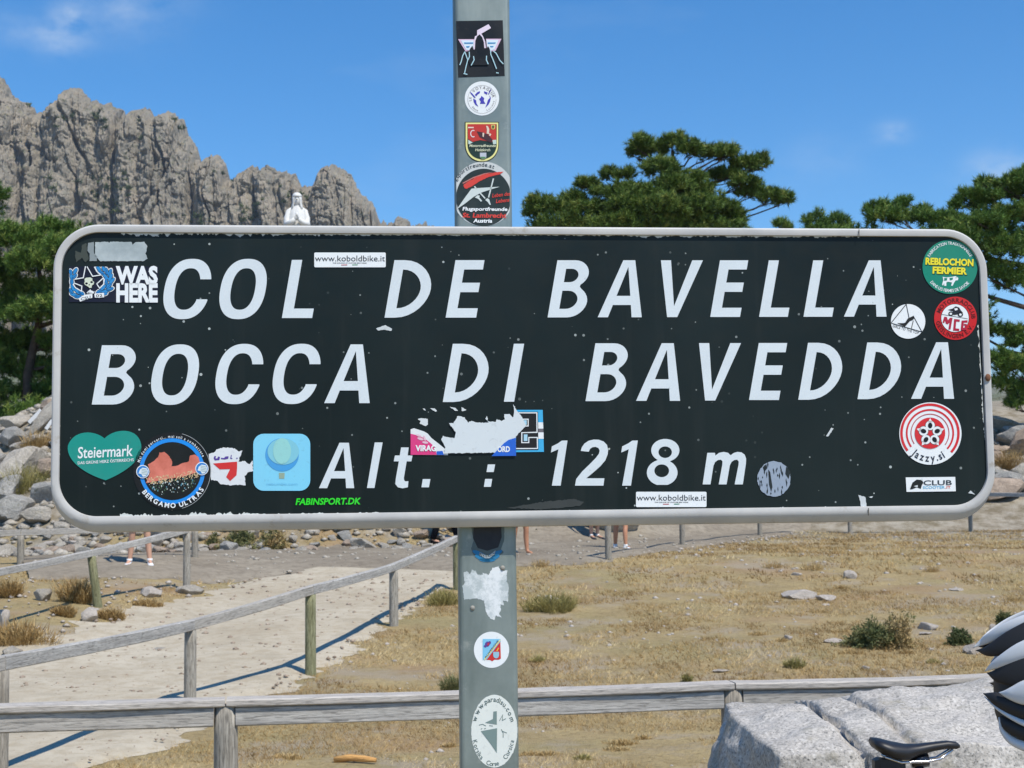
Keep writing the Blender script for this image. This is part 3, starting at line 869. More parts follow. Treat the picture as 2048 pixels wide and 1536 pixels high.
def clip(p): return (min(316.8, max(138.2, p[0])), min(603.8, max(533.2, p[1])))
areas('emblem', [[clip(q) for q in t(ell(x, y, l * 1.30, 56, 12, a))] for x, y, l, a in lv], WHITE, st, A1)
areas('emblem', [[clip(q) for q in t(ell(x, y, l * 1.06, 42, 12, a))] for x, y, l, a in lv], navy, st, smap(-.00135))
areas('emblem', [[clip(q) for q in t(ell(x, y, l, 31, 12, a))] for x, y, l, a in lv], bluel, st, A2)
areas('emblem', [t(line([(x - .8 * l * math.cos(a), y - .8 * l * math.sin(a)), (x + .8 * l * math.cos(a), y + .8 * l * math.sin(a))], 12)) for x, y, l, a in lv[::2]], blue, st, A3)
areas('emblem', [t(line(q, 20)) for q in ([(420, 640), (375, 875), (205, 905)], [(450, 645), (565, 845), (735, 818)], [(600, 650), (650, 745), (735, 815)],
      [(190, 985), (345, 1045), (335, 1150), (215, 1080), (170, 1015), (195, 985)], [(650, 1000), (780, 885), (805, 910), (790, 1010), (710, 1090), (650, 1000)], [(450, 1185), (525, 1120), (605, 1150), (575, 1190), (450, 1185)])], WHITE, st, A3)
areas('emblem', [[t([(405, 960), (400, 900), (430, 875), (520, 868), (560, 890), (560, 930), (598, 965), (585, 1010), (550, 1035), (545, 1080), (500, 1085), (480, 1060), (410, 1020), (392, 985)]), t(ell(440, 992, 28, 22, 12)), t(ell(545, 965, 28, 22, 12)), t([(478, 1020), (500, 1005), (515, 1025), (490, 1035)])]], flat((214, 222, 200)), st, A3)
areas('emblem', [t([(275, 1300), (400, 1225), (560, 1205), (560, 1285), (430, 1320), (310, 1365)]), t([(600, 1200), (800, 1185), (800, 1275), (700, 1285), (610, 1280)])], WHITE, st, A3)
lettering('CSU', *t([(330, 1340)])[0], INK, st, smap(-.0020), h=5.2, width=20, rot=-.25)
lettering('02', *t([(635, 1270)])[0], INK, st, smap(-.0020), h=5.2, width=13, rot=-.02)
HV = dict(bold=.035)
for s_, u0, v1, hh, wid in (('WAS', 231.5, 566.5, 32.5, 84), ('HERE', 232.5, 602.5, 34, 83)):
    lettering(s_, u0, v1, WHITE, st, A1, h=hh, width=wid, bold=.05)

# 3 koboldbike (two alike)
for (x0, y0, x1, y1, lab) in ((628.5, 505, 771.5, 534.5, 'white web address sticker above the word DE'), (1272, 983.5, 1413, 1014, 'white web address sticker at the bottom edge below the altitude')):
    st = sticker(rr(x0, y0, x1, y1, 2.5), WHITE, lab)
    lettering('www.koboldbike.it', x0 + 1.5, y0 + 17.5, flat((40, 44, 52)), st, A1, h=11.6, width=x1 - x0 - 3)
    lettering('THE COLOUR OF CUSTOM BIKE WEAR', x0 + 37, y0 + 22, flat((70, 76, 84)), st, A1, h=2.0, width=68, bold=.02)
    areas('stripe', [[(x0 + 54, y0 + 24.3), (x0 + 66, y0 + 24.0), (x0 + 66, y0 + 25.4), (x0 + 54, y0 + 25.6)]], flat((190, 40, 40)), st, A1)
    areas('stripe', [[(x0 + 76, y0 + 24.0), (x0 + 87, y0 + 23.8), (x0 + 87, y0 + 25.2), (x0 + 76, y0 + 25.4)]], flat((50, 140, 80)), st, A1)

# 4 green cheese sticker
t = zz(4.8, 1700, 440)
green, yellow = flat((14, 134, 110)), flat((240, 226, 44))
c = t([(960, 450)])[0]
st = sticker(ell(c[0], c[1], 55.0, 54.0, 56), green, 'round green sticker with yellow lettering in the top right corner')
arc_text('FABRICATION TRADITIONNELLE', c[0], c[1], 44.5, -64, 64, WHITE, st, A1, 6.0, .01, xs=.82)
arc_text('DANS LES FERMES DE SAVOIE', c[0], c[1], 50.5, 232, 130, WHITE, st, A1, 6.0, .01, inside=True, xs=.82)
dk = flat((10, 84, 60))
for s_, (x, y), hh, wid in (('REBLOCHON', (724, 424), 12.6, 96), ('FERMIER', (792, 510), 12.6, 69)):
    u0, v0 = t([(x, y)])[0]
    lettering(s_, u0 + 1.1, v0 + 1.6 , dk, st, A1, h=hh, width=wid, rot=.035, bold=.055)
    lettering(s_, u0, v0, yellow, st, A2, h=hh, width=wid, rot=.035, bold=.045)
areas('emblem', [t([(890, 545), (925, 552), (985, 545), (1012, 538), (1040, 556), (1036, 578), (1014, 580), (1000, 600), (985, 632), (970, 630), (980, 600), (940, 592), (925, 600), (925, 632), (905, 632), (905, 605), (892, 632), (884, 618), (896, 580)])], WHITE, st, A1)
areas('emblem', [t([(905, 556), (935, 558), (930, 580), (905, 582)]), t([(955, 556), (990, 552), (985, 574), (960, 578)]), t([(1015, 548), (1024, 552), (1018, 562)])], green, st, A2)

# 5 girls to the top
c = t([(558, 973)])[0]
st = sticker(ell(c[0], c[1], 34.4, 34.6, 48), WHITE, 'white round sticker with a high heeled shoe inside a triangle')
areas('emblem', [t(line(q, 7)) for q in ([(397, 985), (540, 808), (568, 945)], [(397, 990), (692, 1075)], [(610, 925), (690, 1072)], [(608, 965), (590, 1040)])], INK, st, A1)
areas('emblem', [t([(452, 990), (510, 990), (530, 985), (555, 945), (612, 918), (622, 940), (600, 962), (575, 970), (545, 1005), (528, 1024), (500, 1012)])], INK, st, A1)
u0, v0 = t([(408, 1026)])[0]
lettering('GIRLS TO THE TOP', u0, v0, INK, st, A1, h=5.2, width=54, rot=.28)

# 6 MCG
c = t([(1013, 943)])[0]
red = flat((204, 30, 34))
st = sticker(ell(c[0], c[1], 42.8, 43.2, 56), red, 'red and white round motorcycle club sticker near the right edge')
area('emblem', [ell(*t([(1008, 942)])[0], 28.3, 28.6, 48), ], INK, st, A1)
area('emblem', [ell(*t([(1008, 942)])[0], 27.4, 27.7, 48), ], WHITE, st, A2)
arc_text('MOTORRADCLUB', c[0], c[1], 32.0, -72, 92, flat((92, 14, 18)), st, A1, 8.0, .02)
arc_text('GEISLINGEN E.V.', c[0], c[1], 39.5, 262, 112, flat((92, 14, 18)), st, A1, 8.0, .02, inside=True)
areas('emblem', [t(line([(880, 905), (1130, 948)], 4))], flat((60, 60, 66)), st, A3)
mr = flat((176, 30, 60))
areas('emblem', [t(q) for q in ([(888, 985), (905, 928), (930, 930), (940, 962), (960, 938), (985, 940), (965, 1052), (945, 1050), (955, 985), (938, 1002), (920, 995), (912, 965), (905, 990)],
    [(990, 1062), (1000, 950), (1055, 956), (1052, 978), (1020, 974), (1014, 1040), (1050, 1044), (1048, 1066)],
    [(1062, 1058), (1072, 966), (1130, 962), (1128, 985), (1092, 986), (1088, 1034), (1100, 1034), (1102, 1014), (1092, 1012), (1093, 996), (1122, 998), (1116, 1056)])], mr, st, A3)
areas('emblem', [t(q) for q in (ell(968, 900, 24, 22, 16), ell(1060, 908, 26, 22, 16), [(940, 862), (985, 850), (1015, 828), (1048, 840), (1065, 868), (1085, 890), (1040, 905), (1000, 912), (965, 900), (990, 878)])], flat((30, 34, 44)), st, A3)
areas('emblem', [t(q) for q in (ell(968, 900, 12, 11, 12), ell(1060, 908, 13, 11, 12), [(1000, 850), (1030, 845), (1035, 862), (1010, 870)])], WHITE, st, smap(-.0021))

# 7 jazzy.si
t = zz(4.8, 1700, 760)
c = t([(772, 514)])[0]
st = sticker(ell(c[0], c[1], 62.2, 62.4, 64), WHITE, 'white and red target shaped sticker with five petals on the right')
cc = t([(768, 510)])[0]
rd = flat((214, 40, 48))
for R_, w_, e0, e1 in ((57, 5.0, 142, 402), (46.5, 3.6, 144, 402), (38, 1.8, 146, 398)):
    areas('ring', [line(ell(cc[0], cc[1], R_, R_, 60, 0, e0, e1), w_)], rd if w_ > 2 else flat((190, 70, 76)), st, A1)
area('ring', [ell(cc[0], cc[1], 30.5, 31.2, 40)], rd, st, A2)
pet = [(770, 436, -90), (838, 490, -18), (812, 572, 54), (730, 572, 126), (706, 490, 198)]
areas('petal', [t(line(ell(x, y, 46, 46, 24) + [ell(x, y, 46, 46, 24)[0]], 6)) for x, y, a in pet], flat((80, 84, 84)), st, smap(-.00165))
areas('petal', [t(ell(x, y, 44, 44, 24)) for x, y, a in pet] + [t([(x + 70 * math.cos(math.radians(a)), y + 70 * math.sin(math.radians(a))), (x + 36 * math.cos(math.radians(a + 40)), y + 36 * math.sin(math.radians(a + 40))), (x + 36 * math.cos(math.radians(a - 40)), y + 36 * math.sin(math.radians(a - 40)))][::1]) for x, y, a in pet], WHITE, st, A3)
areas('petal', [t(ell(x, y, 27, 21, 20, math.radians(a))) for x, y, a in pet], flat((16, 20, 26)), st, smap(-.0021))
arc_text('Jazzy.si', cc[0], cc[1], 57, 224, 146, flat((26, 40, 62)), st, A1, 15, .02, inside=True, xs=.8)

# 8 club strip
st = sticker(t([(535, 935), (1010, 930), (1016, 1068), (543, 1074)]), WHITE, 'small white strip sticker with a motorcycle and the word CLUB')
areas('emblem', [t([(575, 1050), (600, 985), (640, 955), (690, 960), (705, 985), (690, 1010), (680, 1045), (640, 1030), (600, 1048)])], flat((24, 30, 28)), st, A1)
areas('emblem', [t(ell(690, 955, 12, 10, 10)), t([(612, 1020), (650, 1008), (650, 1030)])], flat((214, 220, 220)), st, A2)
u0, v0 = t([(705, 1010)])[0]; lettering('CLUB', u0, v0, flat((56, 66, 74)), st, A1, h=9.5, width=57, bold=.02, rot=-.01)
u0, v0 = t([(700, 1044)])[0]; lettering('SCOOTER', u0, v0, flat((120, 190, 224)), st, A1, h=5.2, width=44, bold=.02, rot=-.01)
u0, v0 = t([(915, 1042)])[0]; lettering('.IT', u0, v0, flat((224, 110, 90)), st, A1, h=5.2, width=11, bold=.02, rot=-.01)

# 9 heart
t = zz(3.413, 100, 780)
teal = flat((22, 146, 132))
h_ = bez((372, 330), (300, 270), (160, 270), (122, 380), 14) + bez((122, 380), (108, 480), (230, 570), (380, 616), 14) + bez((380, 616), (520, 560), (640, 470), (622, 370), 14) + bez((622, 370), (600, 250), (440, 260), (372, 330), 14)
st = sticker(t(h_), teal, 'teal heart shaped sticker with white script in the bottom left corner')
u0, v0 = t([(190, 466)])[0]; lettering('Steiermark', u0, v0, WHITE, st, A1, h=22, width=110, rot=-.045, bold=.012, shear=.12)
u0, v0 = t([(190, 508)])[0]; lettering('DAS GRÜNE HERZ ÖSTERREICHS', u0, v0, WHITE, st, A1, h=5.6, width=112, rot=-.06, bold=.012)

# 10 ultras
t = zz(8.192, 260, 860)
c = t([(690, 672)])[0]
st = sticker(ell(c[0], c[1], 77.8, 77.8, 64), flat((14, 17, 18), .3), 'black round sticker with a blue ring around a red smoke picture')
areas('ring', [line(ell(c[0], c[1], 77, 77, 90, 0, -75, 75), .9)], flat((170, 176, 176)), st, A1)
area('ring', [ell(c[0], c[1], 65.5, 65.5, 64)], flat((16, 142, 232)), st, A1)
PIC = NT('smoke_picture')
obj = PIC.noise(22, 6, .65); gg = PIC.noise(70, 4, .65); cr = PIC.voro(300, out='Color')
PIC.color(PIC.mix(PIC.ramp(obj, [(.30, 0.0), (.70, 1.0)]), srgb(178, 84, 60), srgb(238, 140, 120))); PIC.rough(.4); PIC = PIC.m
area('picture', [ell(c[0], c[1], 58, 58, 56)], flat((18, 22, 20), .35), st, A2)
smoke = ragged(t([(262, 870), (330, 690), (290, 560), (380, 520), (460, 440), (480, 370), (560, 360), (640, 420), (690, 520), (680, 600), (760, 590), (860, 540), (960, 520), (985, 420), (1060, 400), (1120, 440), (1145, 530), (1160, 660), (1090, 700), (880, 760), (640, 800), (400, 840)]), .6, 2.5, 3)
area('picture', [smoke], PIC, st, A3)
rs = random.Random(5)
dots = []; dots2 = []
for i in range(210):
    x = rs.uniform(270, 1130); y = 850 - (x - 270) * .16 + rs.uniform(-60, 60); r_ = rs.uniform(4, 11)
    if math.hypot(x - 690, y - 672) < 440: dots.append(t(ell(x, y, r_, r_ * 1.4, 6)))
for i in range(130):
    x = rs.uniform(320, 1080); y = rs.uniform(870, 1100) - (x - 270) * .14; r_ = rs.uniform(4, 11)
    if math.hypot(x - 690, y - 672) < 440: dots2.append((t(ell(x, y, r_, r_ * 1.5, 6)), rs.random()))
areas('picture', dots, flat((226, 196, 150)), st, smap(-.0020))
areas('picture', [d for d, q in dots2 if q < .4], flat((206, 216, 210)), st, smap(-.0020))
areas('picture', [d for d, q in dots2 if .4 <= q < .8], flat((72, 104, 74)), st, smap(-.0020))
areas('picture', [d for d, q in dots2 if q >= .8], flat((90, 150, 170)), st, smap(-.0020))
arc_text('Mai domi perversi... mai soli a combattere', c[0], c[1], 66.5, -76, 66, WHITE, st, A2, 5.6, .012, xs=.8)
arc_text('BERGAMO ULTRAS', c[0], c[1], 73.5, 236, 119, WHITE, st, A2, 9.2, .03, inside=True)
for x, y in ((210, 682), (1178, 632)):
    q = t([(x, y)])[0]
    area('emblem', [ell(q[0], q[1], 13.2, 13.2, 32)], WHITE, st, smap(-.0023))
    area('emblem', [ell(q[0], q[1], 11.6, 11.6, 32)], flat((36, 130, 206)), st, smap(-.0025))
    areas('emblem', [t([(x - 70, y + 30), (x - 50, y - 30), (x - 5, y - 65), (x + 60, y - 55), (x + 85, y - 20), (x + 78, y + 40), (x + 40, y + 80), (x, y + 82), (x - 25, y + 40)])], flat((220, 232, 236)), st, smap(-.0027))
    areas('emblem', [t(line([(x - 20, y - 45 + 26 * k), (x + 30, y - 35 + 26 * k), (x + 72, y - 25 + 24 * k)], 7)) for k in range(4)], flat((150, 176, 170)), st, smap(-.0029))

# 11 torn white paper with red arrow
torn = ragged(t([(1290, 390), (1380, 370), (1430, 310), (1560, 285), (1720, 305), (1790, 355), (1845, 335), (1800, 440), (1780, 520), (1880, 510), (1960, 560), (2005, 500), (2020, 680), (1930, 690), (1880, 760), (1895, 900), (1700, 900), (1640, 905), (1490, 890), (1440, 830), (1330, 820)]), .9, 2.2, 9)
st = sticker(torn, flat((222, 226, 228), .7, .2), 'torn white paper sticker with a red arrow beside the round smoke sticker', smap(-.0007))
areas('emblem', [t([(1360, 548), (1755, 518), (1755, 620), (1745, 740), (1640, 835), (1575, 770), (1640, 640), (1470, 645)])], flat((212, 44, 44)), st, smap(-.0010))
areas('lettering', [t([(1370, 460), (1385, 425), (1410, 430), (1400, 465), (1430, 465), (1440, 435), (1475, 440), (1465, 490), (1390, 498)]), t([(1490, 455), (1540, 460), (1560, 435), (1615, 430), (1610, 470), (1550, 482), (1490, 475)]), t([(1640, 470), (1655, 408), (1668, 408), (1660, 455), (1680, 462), (1672, 475)]), t([(1740, 455), (1765, 455), (1762, 472), (1742, 472)])], flat((84, 60, 150)), st, smap(-.0010))

# 12 balloon square
t = zz(3.413, 100, 780)
lb = flat((128, 210, 238))
st = sticker(rr(506.5, 867.5, 620.5, 981.5, 21), lb, 'light blue rounded square sticker with a hot air balloon')
area('emblem', [ell(*t([(1584, 442)])[0], 33.5, 33.2, 40)], flat((70, 160, 220)), st, A1)
areas('emblem', [ell(*t([(1592, 420)])[0], 31.5, 26.5, 36)], flat((128, 200, 216)), st, A2)
areas('emblem', [ell(*t([(1584, 416)])[0], 18, 26, 30)], flat((150, 212, 208)), st, A3)
areas('emblem', [t([(1562, 565), (1602, 565), (1600, 605), (1564, 605)])], flat((150, 172, 150)), st, A1)
u0, v0 = t([(1478, 650)])[0]; lettering('nabumbo.com', u0, v0, flat((112, 192, 226)), st, A1, h=5, width=62)

# 13 green web address printed straight on the sign
st = lettering('FABINSPORT.DK', 591, 1009.5, flat((44, 220, 40)), road_sign, A0, h=12.4, width=131, bold=.03, shear=.2, rot=-.01, name='sticker')
tag(st, 'bright green slanted web address lettering along the bottom edge')

# 14 torn fan sticker
t = zz(6.827, 800, 800)
cy = flat((60, 176, 226))
st = sticker(t([(1560, 135), (1948, 135), (1965, 708), (1580, 712)]), cy, 'light blue sticker with a black and white squared letter E, half torn')
areas('stripe', [t([(1880, 305), (1953, 305), (1957, 390), (1882, 390)]), t([(1882, 442), (1960, 442), (1962, 530), (1884, 530)])], WHITE, st, A1)
areas('stripe', [t([(1882, 390), (1957, 390), (1960, 442), (1882, 442)])], flat((110, 106, 112)), st, A1)
areas('emblem', [t([(1585, 160), (1885, 160), (1890, 680), (1585, 680)])], INK, st, smap(-.00125))
areas('emblem', [t([(1585, 168), (1876, 168), (1878, 440), (1876, 448), (1670, 452), (1670, 575), (1752, 575), (1752, 505), (1882, 505), (1884, 668), (1585, 670), (1585, 656), (1870, 655), (1868, 518), (1765, 518), (1765, 588), (1656, 588), (1656, 440), (1864, 434), (1862, 182), (1585, 182)])], WHITE, st, A2)
areas('emblem', [t([(1690, 470), (1740, 470), (1740, 560), (1690, 560)]), t([(1670, 275), (1730, 275), (1730, 340), (1670, 340)])], flat((170, 214, 232)), st, A2)
areas('emblem', [t(line([(1655, 262), (1750, 262), (1750, 355), (1690, 355)], 13))], WHITE, st, A3)
st2 = sticker(ragged(t([(600, 730), (1580, 712), (1580, 500), (1720, 355), (1690, 265), (1600, 150), (1550, 60), (1560, 190), (1540, 240), (1500, 190), (1420, 190), (1430, 260), (1390, 290), (1320, 260), (1310, 300), (1200, 290), (1190, 220), (1170, 250), (1220, 310), (1050, 310), (980, 280), (930, 310), (880, 240), (790, 215), (730, 320), (660, 310), (760, 440), (740, 520), (650, 510), (590, 490), (560, 530), (620, 650)]), .8, 2.5, 21), flat((214, 222, 224), .7, .2), 'torn white paper rest of a sticker in the middle of the sign', smap(-.0020))
st3 = sticker(t([(145, 400), (190, 385), (330, 430), (380, 460), (430, 520), (520, 590), (655, 700), (655, 752), (145, 748)]), flat((226, 230, 230)), 'pink and white torn corner sticker with the letters VIRAG')
areas('emblem', [t([(145, 460), (230, 480), (330, 520), (420, 590), (480, 650), (500, 748), (145, 748)])], flat((222, 60, 128)), st3, A1)
areas('emblem', [t([(500, 700), (580, 695), (600, 750), (500, 748)])], flat((34, 96, 200)), st3, A1)
areas('emblem', [t(ell(280, 530, 45, 18, 14, .3)), t(ell(345, 580, 42, 16, 14, .15)), t(ell(335, 520, 14, 40, 14, -.3)), t(ell(255, 485, 40, 14, 14, .3))], flat((230, 190, 204)), st3, A2)
u0, v0 = t([(212, 695)])[0]; lettering('VIRAG', u0, v0, WHITE, st3, A3, h=11, width=41, bold=.04)
st4 = sticker(t([(1250, 765), (1420, 590), (1480, 545), (1580, 515), (1585, 762)]), flat((34, 100, 206)), 'blue torn corner sticker with the letters ORD', smap(-.0024))
u0, v0 = t([(1330, 706)])[0]; lettering('ORD', u0, v0, WHITE, st4, smap(-.0027), h=10.5, width=25, bold=.04)
for i, q in enumerate(([(240, 260), (290, 248), (378, 255), (380, 330), (350, 360), (270, 320), (280, 285)], [(415, 112), (470, 115), (505, 150), (480, 158), (440, 135)], [(675, 92), (760, 110), (792, 150), (760, 150)], [(840, 95), (905, 135), (870, 152), (842, 148)], [(310, 120), (340, 118), (352, 142), (330, 140)])):
    tag(area('paint_chip', [ragged(t(q), .5, 2, i)], flat((214, 220, 220), .7, .2), road_sign, smap(-.0007)))

# 15 scraped round residue and other chips
t = zz(3.2, 1060, 850)
rs = random.Random(3); slv = flat((152, 166, 182), .5, .3)
rs_ = tag(area('sticker_residue', [ragged(t(ell(1562, 345, 106, 113, 60)), .8, 2, 8)], slv, road_sign, A0), 'scratched silver disc of sticker residue after the altitude')
scr_ = [t([(1525, 285), (1537, 300), (1552, 395), (1544, 428), (1530, 380)]), t([(1640, 265), (1668, 300), (1655, 345), (1634, 312)]), t([(1490, 270), (1512, 250), (1520, 275), (1500, 300)])]
for i in range(46):
    a_ = rs.uniform(0, 6.28); q_ = math.sqrt(rs.random()); x, y = 1562 + 100 * q_ * math.cos(a_), 345 + 106 * q_ * math.sin(a_)
    if q_ > .55 or rs.random() < .4: h_ = rs.uniform(8, 22); scr_.append(t([(x, y - h_), (x + rs.uniform(2, 5), y), (x + 1, y + h_), (x - rs.uniform(2, 5), y)]))
areas('scratch', scr_, flat((30, 42, 44), .5, .3), rs_, A1)
chip = flat((206, 212, 212), .7, .2)
for i, q in enumerate(([(752, 657), (770, 650), (784, 657), (783, 662), (768, 659), (756, 661)], [(1717, 990), (1731, 994), (1733, 1012), (1722, 1013), (1720, 1002)], [(1736, 994), (1746, 992), (1744, 996)], [(1652, 872), (1663, 855), (1667, 857), (1657, 873)], [(1936, 986), (1941, 981), (1950, 989)])):
    area('paint_chip', [ragged(q, .5, 2, i + 30)], chip, road_sign, smap(-.0007))
tag(area('sticker_residue', [ragged([(1012, 1016), (1090, 1003), (1150, 998), (1168, 1004), (1160, 1012), (1080, 1019)], .8, 3, 77)], flat((58, 62, 60), .3, .4), road_sign, smap(-.0007)), 'dark glossy strip of old tape at the bottom edge')
# ragged paint along the inner edge of the frame
def fringe(p0, p1, depth, seed, dirn, gap=.25):
    r = random.Random(seed); out = []
    n_ = int(math.hypot(p1[0] - p0[0], p1[1] - p0[1]) / 3.0)
    top_ = []; bot = []
    a = 0
    for i in range(n_ + 1):
        t_ = i / n_; x, y = p0[0] + (p1[0] - p0[0]) * t_, p0[1] + (p1[1] - p0[1]) * t_
        a = .6 * a + r.uniform(-.5, .5)
        d = max(.2, .62 * depth * (.5 + a + r.uniform(-.35, .35)))
        top_.append((x, y)); bot.append((x + dirn[0] * d, y + dirn[1] * d))
    return top_ + bot[::-1]
for i, (a, b, dep, dr) in enumerate((((242, 466), (640, 468), 9, (0, 1)), ((640, 468), (1280, 470), 4.0, (0, 1)), ((1280, 471), (1720, 472), 6, (0, 1)), ((240, 1033), (500, 1030), 10, (0, -1)), ((500, 1030), (760, 1027), 5, (0, -1)),
        ((760, 1027), (1230, 1022), 3, (0, -1)), ((1560, 1018), (1760, 1016), 6, (0, -1)), ((118, 620), (118, 930), 3.5, (1, 0)), ((1957, 650), (1970, 880), 5, (-1, 0)))):
    area('flaking_paint', [fringe(a, b, dep, i + 50, dr)], flat((204, 208, 202), .7, .3), road_sign, smap(-.0005))

# --- stickers on the post ------------------------------------------------------
t = zz(11.815, 900, 20)
def pst(contours, mat, label, fn=Q0): return sticker(contours, mat, label, fn)
st = pst([(912, 42), (1005.5, 40.5), (1009.5, 152), (916.5, 155)], flat((15, 20, 26), .35), 'black square sticker with a white winged figure at the top of the post')
pk = flat((226, 190, 214))
areas('emblem', [t([(190, 690), (570, 690), (560, 930), (470, 960), (370, 980)]), t([(850, 680), (1215, 680), (1080, 960), (960, 980), (870, 900)])], pk, st, Q1)
areas('emblem', [t([(255, 715), (560, 715), (555, 900), (440, 950), (380, 940)]), t([(860, 705), (1150, 705), (1050, 930), (960, 960), (880, 880)])], flat((222, 236, 246)), st, Q2)
areas('emblem', [t([(325, 765), (550, 765), (545, 795), (345, 797)]), t([(375, 855), (470, 850), (450, 885), (400, 890)]), t([(890, 765), (1085, 765), (1070, 795), (895, 797)]), t([(940, 850), (1035, 850), (1015, 880), (965, 880)])], flat((70, 146, 198)), st, Q3)
areas('emblem', [t([(640, 480), (910, 335), (970, 425), (740, 560), (780, 620), (830, 740), (850, 900), (800, 900), (790, 760), (760, 640), (700, 575), (640, 620), (600, 720), (585, 940), (555, 930), (560, 760), (590, 620), (640, 600)])], flat((232, 216, 232)), st, Q3)
areas('emblem', [t([(690, 590), (760, 640), (800, 760), (810, 900), (870, 900), (900, 850), (940, 920), (960, 1100), (900, 1300), (480, 1300), (420, 1150), (470, 920), (530, 840), (560, 940), (590, 920), (600, 720), (640, 620)])], flat((12, 17, 22), .35), st, smap(PY - .0015))
areas('emblem', [t(line(q, 22)) for q in ([(350, 985), (300, 1080), (265, 1220), (230, 1300)], [(350, 985), (420, 1180), (380, 1330), (345, 1490)], [(455, 985), (460, 1100), (425, 1180)], [(555, 1090), (570, 1180), (500, 1310)], [(865, 1080), (860, 1180), (905, 1280)], [(960, 960), (965, 1050), (1020, 1180), (1100, 1390)], [(1020, 965), (1090, 1020), (1180, 1190), (1262, 1275)], [(320, 1500), (410, 1520)], [(1090, 1480), (1150, 1490)])], flat((176, 216, 226)), st, smap(PY - .0018))

t = zz(8.533, 910, 150)
c = t([(460, 400)])[0]
st = pst(ell(c[0], c[1], 34.4, 34.2, 48), WHITE, 'white round sticker with blue figures near the top of the post')
areas('ring', [line(ell(c[0], c[1] + 1.8, 28.3, 28, 48), .5)], flat((130, 126, 130)), st, Q1)
pu = flat((66, 62, 176))
areas('emblem', [t(q) for q in ([(340, 335), (385, 290), (430, 275), (425, 305), (385, 335), (362, 365)], [(495, 275), (560, 300), (545, 335), (500, 310)], [(255, 280), (300, 320), (355, 385), (330, 390), (270, 320)], [(450, 355), (470, 370), (500, 395), (490, 440), (520, 490), (460, 490), (425, 490), (440, 450), (410, 410), (440, 385)],
      [(312, 400), (360, 430), (370, 490), (400, 540), (350, 510), (320, 460)], [(590, 340), (612, 390), (600, 450), (575, 500), (515, 560), (540, 500), (560, 430), (595, 390)], [(560, 330), (625, 215), (610, 270), (580, 330)])], pu, st, Q1)
gy_ = flat((110, 100, 96))
arc_text('LE', c[0], c[1] + 1.8, 21, -100, -76, gy_, st, Q1, 5.0)
arc_text('VOYAGEUR', c[0], c[1] + 1.8, 21, -52, 82, gy_, st, Q1, 5.4)
arc_text('Alsace', c[0], c[1] + 1.8, 25.5, 234, 198, gy_, st, Q1, 3.6, inside=True)
arc_text('Lorraine', c[0], c[1] + 1.8, 25.5, 158, 96, gy_, st, Q1, 3.6, inside=True)

def shield(x0, x1, y0, ys, yb): return [(x0, y0), (x1, y0)] + bez((x1, ys), (x1, ys + (yb - ys) * .6), ((x0 + x1) / 2 + (x1 - x0) * .28, yb), ((x0 + x1) / 2, yb), 12) + bez(((x0 + x1) / 2, yb), ((x0 + x1) / 2 - (x1 - x0) * .28, yb), (x0, ys + (yb - ys) * .6), (x0, ys), 12) + [(x0, ys)]
st = pst(t(shield(165, 750, 800, 1180, 1490)), flat((34, 46, 38)), 'shield sticker with red field, motorcyclist and yellow border on the post')
areas('emblem', [t(shield(182, 738, 812, 1185, 1472))], flat((238, 232, 150)), st, Q1)
areas('emblem', [t(shield(213, 712, 838, 1180, 1435))], flat((20, 52, 48)), st, Q2)
areas('emblem', [t([(213, 838), (702, 838), (706, 1110), (620, 1140), (430, 1110), (300, 1140), (222, 1090)])], flat((196, 52, 46)), st, Q3)
Q4, Q5 = smap(PY - .0015), smap(PY - .0018)
areas('emblem', [t([(225, 1105), (300, 1150), (320, 1140), (250, 1180), (228, 1180)]), t([(640, 1110), (706, 1105), (706, 1180), (650, 1180)])], flat((196, 214, 206)), st, Q4)
areas('emblem', [t(line(ell(310, 1000, 42, 56, 20, 0, 60, 300), 16))], flat((226, 216, 216)), st, Q4)
areas('emblem', [t([(370, 960), (480, 980), (560, 1020), (640, 1100), (620, 1160), (520, 1110), (420, 1060)])], flat((70, 40, 50)), st, Q4)
areas('emblem', [t([(530, 865), (560, 870), (585, 920), (580, 1010), (540, 1000), (545, 930)]), t([(470, 985), (500, 990), (490, 1060), (470, 1050)]), t([(590, 990), (620, 1010), (600, 1045), (580, 1030)])], flat((226, 206, 186)), st, Q5)
areas('emblem', [t([(222, 885), (320, 885), (320, 908), (222, 908)])], flat((232, 206, 190)), st, Q4)
areas('emblem', [t(shield(618, 684, 850, 895, 930))], flat((220, 200, 110)), st, Q4)
areas('emblem', [t(shield(632, 670, 862, 890, 912))], flat((92, 96, 60)), st, Q5)
areas('emblem', [t(shield(425, 535, 1325, 1390, 1435))], flat((190, 196, 206)), st, Q4)
areas('emblem', [t([(430, 1395), (530, 1395), (510, 1425), (450, 1428)])], flat((90, 140, 96)), st, Q5)
for s_, x, y, wd in (('Motorradfreunde', 245, 1228, 53), ('Holzkirch', 345, 1300, 30)):
    u0, v0 = t([(x, y)])[0]; lettering(s_, u0, v0, flat((226, 230, 196)), st, Q5, h=5.4, width=wd, shear=.2, bold=.012)

